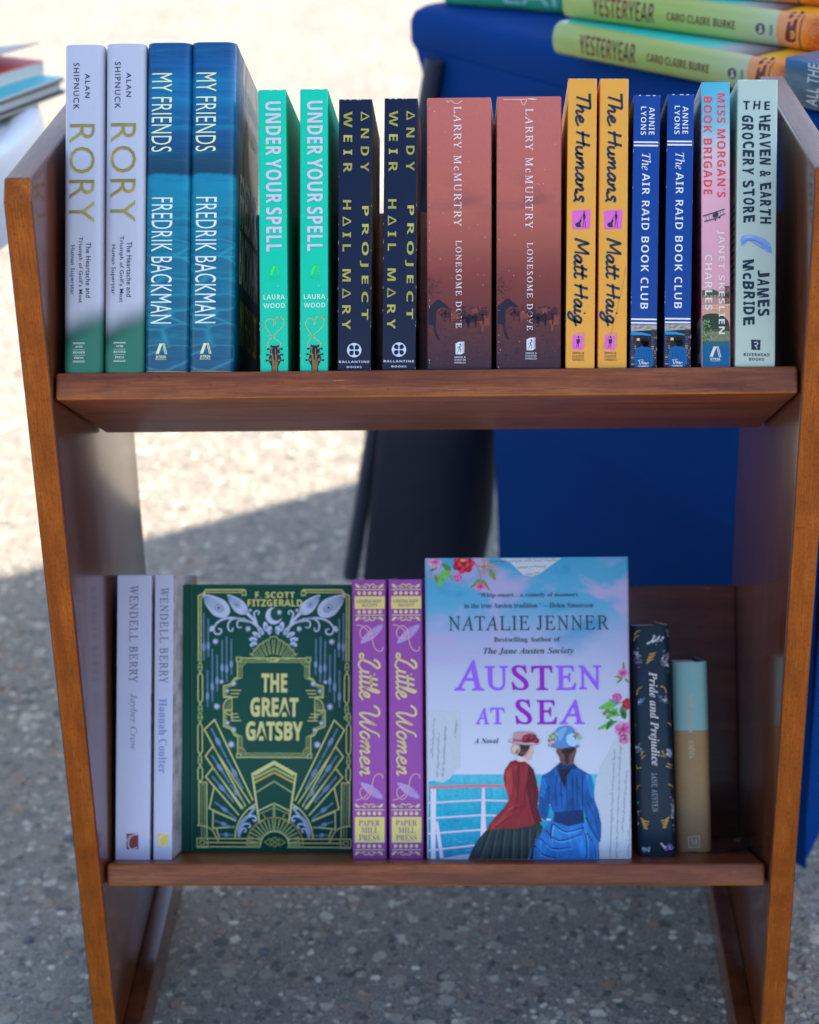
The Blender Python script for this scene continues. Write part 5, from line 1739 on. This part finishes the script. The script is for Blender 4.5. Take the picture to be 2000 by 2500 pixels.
g1, g2_, g3, p1_, p2_, p3_, re_, re2 = ink(96, 170, 84), ink(60, 130, 74), ink(120, 130, 60), ink(216, 120, 200), ink(232, 168, 222), ink(190, 80, 170), ink(186, 44, 74), ink(150, 26, 60)
a = Art(b.spine, z6)
a.poly([(640, 72), (1120, 72), (1080, 100), (1010, 150), (950, 195), (890, 212), (820, 200), (770, 150), (720, 105)], pap, 3)
for i, (y, x0, x1) in enumerate(((95, 560, 1090), (145, 775, 1000), (195, 845, 950))):
    scribble(a, (x0, y), (x1, y - 8), 10, 60 + i, ink(84, 92, 120))
for p, q_, w_, m in (((255, 165), (140, 235), 34, g1), ((255, 160), (185, 110), 22, g2_), ((200, 220), (150, 310), 16, g1), ((160, 120), (90, 170), 14, g2_), ((560, 160), (605, 240), 22, g3), ((270, 140), (320, 155), 14, g2_), ((130, 200), (150, 262), 15, g3), ((490, 230), (410, 300), 14, g3), ((500, 235), (560, 320), 12, g3), ((240, 190), (270, 240), 14, ink(110, 150, 150))):
    leaf(a, p, q_, w_, m)
for pts in ([(450, 110), (480, 180), (490, 240)], [(470, 130), (540, 150), (580, 180)], [(500, 130), (580, 135), (620, 140)], [(520, 100), (510, 170), (520, 200)], [(110, 180), (95, 210), (80, 240)]):
    a.line(pts, 9, ink(176, 110, 70), 4, 4, w1=4)
for p in ((510, 85), (605, 140), (520, 170), (560, 120)):
    a.ell(p, 22, 9, ink(210, 136, 60), 5, 20)
rose(a, (355, 108), 82, re_, re2, ink(204, 70, 90)); a.ell((350, 84), 22, 12, ink(214, 150, 60), 8)
rose(a, (130, 96), 50, p2_, ink(214, 176, 226), p1_); rose(a, (310, 220), 34, p3_, p1_, p2_); rose(a, (485, 290), 38, p1_, p2_, p3_)
leaf(a, (485, 265), (455, 235), 14, g3, 7); leaf(a, (490, 265), (520, 238), 14, g3, 7)
rose(a, (1600, 975), 38, p1_, p2_, p3_)
for p, q_ in (((1600, 1010), (1535, 1000)), ((1600, 1010), (1550, 1055)), ((1615, 1015), (1650, 1050)), ((1610, 950), (1605, 885))):
    leaf(a, p, q_, 9, g3)
rose(a, (1555, 1165), 38, p3_, p1_, p2_); rose(a, (1640, 1215), 46, re_, re2, ink(204, 70, 90))
for p, q_, w_, m in (((1570, 1200), (1410, 1250), 30, g1), ((1590, 1210), (1490, 1180), 18, ink(120, 160, 180)), ((1590, 1230), (1620, 1330), 26, g2_), ((1560, 1250), (1470, 1330), 26, g1), ((1500, 1250), (1445, 1300), 16, g3)):
    leaf(a, p, q_, w_, m)
a.zm = z7
rose(a, (1600, 200), 62, p1_, p2_, p3_); rose(a, (1610, 275), 42, p2_, p1_, p3_)
for p, q_, w_, m in (((1560, 130), (1400, 200), 20, g1), ((1520, 120), (1470, 205), 18, g2_), ((1580, 90), (1490, 60), 20, g1), ((1620, 120), (1590, 50), 22, g2_)):
    leaf(a, p, q_, w_, m)
a.line([(1440, 60), (1500, 120), (1560, 150)], 6, ink(120, 120, 60), 4, 4)
a.build('printed_art', au)
nk = ink(50, 66, 96)
a = Art(b.spine, z6)
a.text('“Whip-smart…a comedy of manners', 'serif', (470, 340, 1250, 382), nk, False, 8, off=-.004); a.text('in the true Austen tradition.” —Helen Simonson', 'serif', (360, 420, 1368, 460), nk, False, 8, off=-.004); a.build('quotation', au)
a = Art(b.spine, z6); a.text('NATALIE JENNER', 'roman', (240, 520, 1492, 636), nk, False, 8, off=.003, space=1.12); a.build('author_name', au)
a = Art(b.spine, z6); a.text('Bestselling Author of', 'serif', (594, 686, 1112, 736), nk, False, 8, off=-.004); a.text('The Jane Austen Society', 'serifbi', (512, 770, 1216, 832), nk, False, 8); a.build('subtitle', au)
v1, v2 = ink(136, 84, 236, .3), ink(132, 24, 184, .3)
a = Art(b.spine, z6)
for c, x0, x1, y0, m in (('A', 284, 518, 866, v1), ('U', 522, 704, 914, v1), ('S', 732, 864, 908, v2), ('T', 886, 1052, 914, v2), ('E', 1078, 1236, 914, v1), ('N', 1254, 1432, 914, v1)):
    a.text(c, 'roman', (x0, y0, x1, 1104), m, False, 9, off=.014)
for c, x0, x1, y0, m in (('A', 450, 560, 1240, v1), ('T', 566, 678, 1240, v1), ('S', 762, 892, 1176, v2), ('E', 930, 1086, 1182, v2), ('A', 1104, 1304, 1178, v1)):
    a.text(c, 'roman', (x0, y0, x1, 1370 if y0 < 1200 else 1368), m, False, 9, off=.014)
a.build('title', au)
a = Art(b.spine, z7); a.text('A Novel', 'serifbi', (438, 262, 632, 304), nk, False, 8); a.build('subtitle', au)
place(au, F2, .0298, .0773, -.08, 'sky blue hardback shown face out, two women at a ship railing on its cover')

# ---- small dark floral classic
pp = empty('book', Matrix())
b = Book(pp, .0310, .1908, .125, [m_flat('dark_navy_cover', (28, 44, 64), .45), m_flat('black_cover_side', (14, 18, 28), .4)], True, .0050, .0006, .0004, (1560, 2092, .000337), (1542 - 1560) / 565)
z9 = (1500, 1400, 2.695)
a = Art(b.spine, z9)
go = ink(222, 176, 74)
def sweep(a, pts, w_, m=None):
    a.line(pts, w_, m or go, 3, 4, w1=w_ * .5)
for (x, y, d) in ((212, 590, 1), (216, 570, 1), (222, 552, 1), (228, 530, 1)):
    sweep(a, [(x, y), (x + 24, y - 20 + (x - 212)), (x + 46, y - 28 + (x - 212))], 8)
for pts in ([(128, 440), (140, 412), (165, 404)], [(132, 402), (148, 378), (172, 372)], [(148, 795), (158, 758), (184, 742)], [(306, 742), (332, 754), (345, 792)], [(355, 985), (372, 1000), (384, 1015)], [(130, 1010), (135, 1000), (145, 995)],
            [(180, 1215), (192, 1202), (206, 1196)], [(176, 1195), (184, 1178), (196, 1166)], [(306, 1196), (320, 1204), (340, 1210)], [(316, 1166), (322, 1184), (334, 1200)], [(342, 1270), (362, 1278), (382, 1284)], [(350, 1252), (370, 1262), (386, 1268)], [(150, 1285), (164, 1278), (180, 1274)], [(145, 1262), (150, 1274), (158, 1284)],
            [(150, 1425), (156, 1400), (172, 1392)], [(358, 1390), (380, 1400), (394, 1425)], [(384, 1658), (396, 1664), (408, 1668)], [(392, 1690), (400, 1696), (408, 1698)]):
    sweep(a, pts, 7)
for sx in (0, 1):
    for k in range(4):
        x0, y0 = (176 + k * 6, 1610 + k * 20) if not sx else (362 - k * 6, 1606 + k * 20)
        s = 1 if not sx else -1
        sweep(a, [(x0, y0), (x0 + s * 24, y0 + 18 - k * 3), (x0 + s * (56 - k * 12), y0 + 22 - k * 5)], 10)
rg = random.Random(17)
fl = (ink(184, 196, 220), ink(104, 92, 120), ink(120, 84, 150), ink(60, 140, 150), ink(90, 104, 140), ink(150, 130, 140))
for (cx, cy, sx, sy, n) in ((145, 545, 22, 50, 26), (335, 570, 26, 60, 34), (285, 430, 40, 18, 14), (160, 1160, 18, 30, 14), (362, 1180, 18, 30, 16), (385, 1540, 16, 50, 20), (170, 840, 16, 22, 9), (330, 830, 28, 18, 10), (350, 395, 12, 14, 6), (205, 1812, 22, 14, 10), (370, 1800, 30, 16, 14), (155, 1560, 10, 60, 12)):
    for k in range(n):
        x, y = rg.gauss(cx, sx * .6), rg.gauss(cy, sy * .6)
        e = -(y - 343) / 1522 * 48 + 0
        lo, hi = 112 + (y - 343) * .0315 + 4, 362 + (y - 343) * .0315 - 4
        if lo < x < hi:
            a.ell((x, y), rg.uniform(5, 14), rg.uniform(4, 9), rg.choice(fl), 4, rg.uniform(0, 180), 9)
for pts, m in (([(215, 460), (250, 440), (262, 405)], fl[0]), ([(250, 450), (285, 430), (300, 408)], fl[0]), ([(155, 860), (185, 840), (200, 810)], ink(40, 110, 190)), ([(290, 800), (330, 850), (370, 850)], ink(70, 90, 120)), ([(190, 1830), (215, 1815), (232, 1800)], ink(60, 160, 176)), ([(308, 1775), (325, 1798), (335, 1812)], ink(216, 216, 236)), ([(330, 1820), (370, 1812), (400, 1805)], ink(150, 80, 176)), ([(372, 1590), (392, 1610), (408, 1640)], ink(130, 116, 140)), ([(345, 1160), (375, 1180), (365, 1215)], ink(150, 160, 190))):
    a.line(pts, 12, m, 5, 4, w1=6)
a.build('printed_art', pp)
a = Art(b.spine, z9); a.text('Pride and Prejudice', 'serifbi', (222, 645, 292, 1265), ink(214, 224, 240), True, 8); a.build('title', pp)
a = Art(b.spine, z9); a.text('JANE AUSTEN', 'roman', (247, 1312, 285, 1568), ink(134, 150, 176), True, 8, space=1.15, off=.008); a.build('author_name', pp)
place(pp, F2, .0464, .1835, -1.26, 'dark navy hardback dotted with small flowers and gold sprigs, left of the two tone book')


# ---- little gold and mint classic with a ribbon
def m_emma():
    q = NB('gold_cloth_with_mint_band')
    x, y, z = q.xyz()
    n = q.noise(q.map((300, 300, 300)), 1.0, 2)[0]
    f = q.rng(z, .1020, .1024)
    return q.done(q.mix(f, q.mix(n, P(160, 134, 106), P(172, 148, 116)), q.mix(n, P(136, 190, 204), P(140, 194, 208))), .55)


em_ = empty('book', Matrix())
b = Book(em_, .0298, .1598, .105, [m_emma(), m_emma(), m_flat('dark_green_endband', (30, 52, 34))], True, .0060, .0035, .0005, (1654, 2079, .000344), (1640 - 1654) / 463, cover_name='dust_jacket')
a = Art(b.spine, z9); a.text('JANE AUSTEN', 'serif', (472, 782, 514, 1045), ink(240, 236, 226), True, 4, off=.01); a.build('author_name', em_)
a = Art(b.spine, z9); a.text('EMMA', 'serif', (486, 1095, 522, 1216), ink(232, 222, 200), True, 4, off=.01); a.build('title', em_)
a = Art(b.spine, z9); mk = ink(186, 188, 196)
a.line([(488, 1730), (560, 1726), (562, 1796), (490, 1800)], 7, mk, 3, closed=True); a.text('M', 'serif', (503, 1742, 549, 1784), mk, False, 3); a.build('publisher_mark', em_)
bm = bmesh.new()
pts = smooth_line([(-.008, .006), (.0, -.009), (.014, -.012), (.026, -.004), (.040, .012), (.052, .030)], 6)
prev = None
for i, (x, y) in enumerate(pts):
    d = Vector((pts[min(i + 1, len(pts) - 1)][0] - pts[max(i - 1, 0)][0], pts[min(i + 1, len(pts) - 1)][1] - pts[max(i - 1, 0)][1])).normalized()
    nrm = Vector((-d.y, d.x)) * .0024
    zz = -.0003 + .0004 * math.sin(i * .35) ** 2
    row = [bm.verts.new((x - nrm.x, y - nrm.y, zz)), bm.verts.new((x + nrm.x, y + nrm.y, zz + .0003)), bm.verts.new((x + nrm.x, y + nrm.y, zz + .0008)), bm.verts.new((x - nrm.x, y - nrm.y, zz + .0005))]
    if prev:
        for k in range(4):
            bm.faces.new((prev[k], prev[(k + 1) % 4], row[(k + 1) % 4], row[k]))
    else:
        bm.faces.new(row)
    prev = row
bm.faces.new(prev[::-1])
q = NB('navy_satin_ribbon'); q.bump(q.noise(q.co(), 1500, 2)[0], .2, .0002)
mesh_obj('ribbon_bookmark', bm, q.done((.006, .02, .05), .35), em_, 40)
place(em_, F2, .0851, .2179, -.79, 'small hardback with a mint upper band over gold, rightmost on the lower shelf')

# ================================================================== books lying on the blue table
ILL = tuple(v / .78 for v in ILL)
_inks.clear()


def lie(p, edir=E1, zrot=0.0):
    """spine towards the camera; p = the right-hand (foot) end of the spine, at its bottom edge; x up, z along the spine to the left"""
    e = (Matrix.Rotation(R(zrot), 3, 'Z') @ edir).normalized()
    inn = Vector((-e.y, e.x, 0))
    m = Matrix.Identity(4)
    for i in range(3):
        m[i][0] = (0, 0, 1)[i]; m[i][1] = inn[i]; m[i][2] = -e[i]
    m.translation = p
    return m


def m_yest():
    q = NB('jacket_yellow_green_with_farm_foot')
    x, y, z = q.xyz()
    n = q.noise(q.map((40, 40, 14)), 1.0, 3)[0]
    t = q.math('DIVIDE', z, .286)
    side = q.rng(x, -.015, .016, -.1, .1)
    c = q.ramp(q.math('ADD', t, q.math('MULTIPLY', q.math('SUBTRACT', n, .5), .08)), [(.16, P(170, 190, 172)), (.3, P(160, 184, 130)), (.5, P(152, 178, 100)), (.8, P(146, 174, 92)), (1, P(150, 176, 108))])
    c = q.mix(q.rng(x, .004, .016, 0, .35), c, P(180, 180, 114))
    w_ = q.noise(q.map((220, 30, 30)), 1.0, 2)[0]
    edge = q.math('ADD', q.math('MULTIPLY', x, .10), q.math('MULTIPLY', w_, .004))
    f = q.rng(q.math('ADD', z, q.math('MULTIPLY', edge, -1.0)), .0455, .0445)
    g = q.noise(q.map((260, 60, 900)), 1.0, 3, .7)[0]
    og_ = q.ramp(q.math('DIVIDE', z, .05), [(0, P(206, 96, 40)), (.35, P(224, 138, 52)), (.6, P(220, 146, 92)), (1, P(206, 148, 108))])
    og_ = q.mix(q.math('MULTIPLY', q.rng(g, .45, .65, 0, .8), q.rng(z, .02, .012)), og_, P(150, 62, 34))
    return q.done(q.mix(f, c, og_), .4, coat=.2)


def m_yfront():
    q = NB('jacket_front_turquoise_and_field')
    x, y, z = q.xyz()
    n = q.noise(q.map((40, 40, 160)), 1.0, 4, .6)[0]
    t = q.math('DIVIDE', z, .286)
    return q.done(q.ramp(q.math('ADD', t, q.math('MULTIPLY', q.math('SUBTRACT', n, .5), .05)), [(.0, P(226, 140, 40)), (.08, P(220, 156, 40)), (.14, P(230, 184, 50)), (.17, P(90, 60, 60)), (.2, P(130, 110, 120)), (.3, P(170, 170, 190)), (.36, P(100, 200, 206)), (.5, P(28, 200, 206)), (1, P(40, 196, 196))]), .4, coat=.2)


YT = .0318
yb_ = empty('book', Matrix())
b = Book(yb_, YT, .286, .185, [m_yest(), m_yfront(), m_yfront()], True, .0062, .0050, .0004, (0, 0, 1.0), 0, cover_name='dust_jacket')
# print is measured in metres: u up from the lower edge, along the spine from the left end
LY = .286
class Along(Face):
    def uv(s, p):                                       # p = (distance from the left end, height) as fractions
        return (p[1] * YT, (1 - p[0]) * LY)
fa = Along(0, 0, 1, 0, b.spine.to, .0015, b.cover)
class ArtA(Art):
    def text(s, txt, style, bx, m, rot=True, layer=3, **kw):
        vs, fs, _ = glyphs(txt, style, kw.get('space', 1.0), kw.get('off', 0.0), kw.get('word', 1.0))
        x0, y0, x1, y1 = bx
        if kw.get('down'):
            uv = [s.f.uv((x0 + (1 - b_) * (x1 - x0), y0 + (a_) * (y1 - y0))) for a_, b_ in vs]
        else:
            uv = [s.f.uv((x0 + a_ * (x1 - x0), y0 + b_ * (y1 - y0))) for a_, b_ in vs]
        s._add(uv, fs, m, layer)
q = NB('red_to_navy_ink'); x, y, z = q.xyz(); MR = q.done(q.mix(q.rng(q.noise(q.map((260, 40, 120)), 1.0, 2)[0], .35, .6), P(150, 34, 44), P(40, 44, 62)), .4)
a = ArtA(fa); a.text('YESTERYEAR', 'sansb', (.125, .22, .375, .80), MR, off=-.012); a.build('title', yb_)
a = ArtA(fa); a.text('CARO CLAIRE BURKE', 'sansb', (.425, .38, .685, .62), ink(96, 44, 48), off=-.006); a.build('author_name', yb_)
a = ArtA(fa); gy = ink(74, 84, 92)
a.poly([(.778 + .018 * math.cos(2 * math.pi * k / 24), .50 + .16 * math.sin(2 * math.pi * k / 24)) for k in range(24)], gy, 1)
a.poly([(.774, .56), (.781, .62), (.782, .5), (.788, .44), (.778, .38), (.769, .40), (.777, .46)], ink(186, 196, 196), 2)
a.text('KNOPF', 'sansb', (.812, .36, .824, .66), gy, down=True); a.build('publisher_mark', yb_)
a = ArtA(fa); dm, dm2 = ink(110, 48, 50), ink(150, 74, 54)
a.poly([(.868, .30), (.874, .78), (.884, .80), (.884, .66), (.892, .72), (.894, .86), (.905, .9), (.907, .3), (.895, .22), (.876, .24)], dm, 2)
a.poly([(.888, .32), (.888, .56), (.899, .56), (.904, .45), (.899, .34)], ink(226, 164, 96), 3)
for k in range(3):
    a.rect(.8895, .36 + k * .06, .8965, .39 + k * .06, dm2, 4)
a.poly([(.872, .86), (.868, 1.0), (.885, 1.02), (.884, .9)], dm, 2); a.poly([(.896, .92), (.9, 1.06), (.912, 1.05), (.908, .93)], dm, 2)
a.rect(.918, .02, .923, .98, ink(120, 60, 60), 2)
rg = random.Random(8)
for k in range(40):
    u = rg.uniform(.0, 1); x0 = .972 + rg.uniform(-.012, .02)
    a.poly([(x0, u), (x0 - .008, u + .02), (x0, u + .035)], rg.choice((ink(226, 150, 80), ink(186, 84, 40), ink(240, 170, 96))), 2)
a.build('printed_art', yb_)
yb_.matrix_world = lie(Vector((.3117, .4036, TH + .0161)), zrot=7.9)
tag(yb_, 'yellow green hardback lying flat, lowest of the two whole spines in the stack', 'book', 'stacked yellow green hardbacks')
y2 = copy_tree(yb_); y2.matrix_world = lie(Vector((.3440, .4440, TH + .0161 + .0321)), zrot=14.6)
y2['label'] = 'yellow green hardback lying flat on top of the lowest spine, second in its stack'
y3 = copy_tree(yb_); y3.matrix_world = lie(Vector((.3480, .4880, TH + .0161 + .0642)), zrot=22.0)
y3['label'] = 'yellow green hardback with only its orange foot in view, third in the stack'

ld = empty('book', Matrix())
def m_land():
    q = NB('jacket_teal_green'); x, y, z = q.xyz(); n = q.noise(q.map((40, 40, 16)), 1.0, 3)[0]
    return q.done(q.ramp(n, [(.3, P(30, 134, 120)), (.55, P(56, 160, 136)), (.75, P(86, 184, 146))]), .4, coat=.2)
b = Book(ld, .036, .25, .16, [m_land()], True, .006, .005, .0004, (0, 0, 1.0), 0, cover_name='dust_jacket')
YT, LY = .036, .25
fl_ = Along(0, 0, 1, 0, b.spine.to, .0015, b.cover)
a = ArtA(fl_); a.text('LAND', 'sans', (.29, .22, .80, .86), ink(150, 206, 214), off=.0); a.build('title', ld)
ld.matrix_world = lie(Vector((.2280, .7650, TH + .0183)), zrot=27.5)
tag(ld, 'teal green hardback lying flat near the far left corner of the blue table', 'book')

al = empty('book', Matrix())
def m_all():
    q = NB('jacket_misty_blue'); x, y, z = q.xyz(); n = q.noise(q.map((45, 45, 20)), 1.0, 4)[0]
    return q.done(q.mix(q.rng(n, .4, .65), q.ramp(q.math('ADD', q.math('MULTIPLY', x, 20.0), .5), [(0, P(16, 52, 86)), (.7, P(18, 76, 116)), (1, P(20, 108, 176))]), P(84, 122, 136)), .4, coat=.2)
b = Book(al, .040, .235, .155, [m_all()], False, .0016, 0, .0004, (0, 0, 1.0), 0)
YT, LY = .040, .235
fa2 = Along(0, 0, 1, 0, b.spine.to, None, b.cover)
a = ArtA(fa2); a.text('ALL THE', 'sans', (.115, .10, .172, .98), ink(206, 220, 236), down=True, space=1.1); a.build('title', al)
a = ArtA(Face(0, 0, 1, 0, b.right.to, None, b.cover)); gy2 = ink(140, 150, 160)
a.line([(.012, -.21), (.02, -.16), (.024, -.10)], .0016, gy2, 2); a.build('printed_art', al)
al.matrix_world = lie(Vector((.3099, .4023, TH + .0205)) + E1 * .235, zrot=2.0)
tag(al, 'misty blue paperback lying flat at the table corner beside the yellow green stack', 'book')

# ------------------------------------------------------------------ books on the round table
RT = RZ + .003
tb1 = empty('book', Matrix())
b = Book(tb1, .019, .23, .165, [m_flat('turquoise_board', (30, 150, 168)), m_flat('turquoise_board', (20, 130, 140)), m_flat('turquoise_board', (60, 170, 200))], True, .002, 0, .0024, (0, 0, 1.0), 0)
a = Art(b.right); a.poly([(.10, -.02), (.16, -.02), (.16, -.10), (.135, -.07), (.115, -.08)], ink(20, 96, 160), 1); a.poly([(.04, -.12), (.1, -.03), (.12, -.09), (.07, -.16)], ink(110, 190, 214), 1); a.poly([(.145, -.022), (.162, -.022), (.162, -.06)], ink(214, 226, 236), 2); a.build('printed_art', tb1)
tb2 = empty('book', Matrix())
b2 = Book(tb2, .013, .225, .155, [m_flat('grey_board', (170, 172, 184)), m_flat('pale_board', (190, 190, 200)), m_flat('pale_board', (196, 198, 210))], False, .001, 0, .0010, (0, 0, 1.0), 0)
bm = bmesh.new()                                        # its front cover stands a little open: grey outside, red inside
for k, (y, x) in enumerate(((0.0, .0066), (.05, .0110), (.10, .0170), (.150, .0250))):
    row = [bm.verts.new((x, y, 0)), bm.verts.new((x, y, .226)), bm.verts.new((x + .0012, y, .226)), bm.verts.new((x + .0012, y, 0))]
    if k:
        for i in range(4):
            bm.faces.new((prev[i], prev[(i + 1) % 4], row[(i + 1) % 4], row[i])).material_index = 1 if i == 0 else 0
    else:
        bm.faces.new(row)
    prev = row
bm.faces.new(prev[::-1])
mesh_obj('open_cover', bm, [m_flat('slate_grey_board', (132, 138, 156)), m_flat('crimson_lining', (186, 22, 34))], tb2, 40)
bm = bmesh.new(); box(bm, .0068, .0074, .01, .1545, .0008, .2242)
mesh_obj('endpaper', bm, m_flat('crimson_lining', (186, 22, 34)), tb2)
tf_ = Face(0, 0, 1.0, 0, lambda u, v, o: Vector((.0080 + .0180 * (u / .150) ** 1.25 + o + .0002, u, v)), .012, b2.cover)
a = Art(tf_); a.poly([(.120, -.05), (.130, -.05), (.130, -.17), (.120, -.17)], ink(206, 210, 220), 1); a.poly([(.03, -.08), (.09, -.06), (.10, -.16), (.03, -.18)], ink(220, 222, 232), 1); a.build('printed_art', tb2)


def flat(p, ang):
    """lying on its back cover: x up, fore-edge corner towards +ang"""
    c, s_ = math.cos(R(ang)), math.sin(R(ang))
    m = Matrix.Identity(4)
    ux, uy, uz = (0, 0, 1), (c, s_, 0), (s_, -c, 0)
    uz = tuple(Vector(ux).cross(Vector(uy)))
    for i in range(3):
        m[i][0] = ux[i]; m[i][1] = uy[i]; m[i][2] = uz[i]
    m.translation = p
    return m


tb1.matrix_world = flat(Vector((-.6555, .6938, RT + .0098)), -23.3)
tag(tb1, 'turquoise hardback lying flat on the round white table, under the grey book', 'book')
tb2.matrix_world = flat(Vector((-.680, .734, RT + .0194 + .0066)), -28.4)
tag(tb2, 'slate grey paperback with its cover lifted over a red lining, lying on the turquoise hardback', 'book')
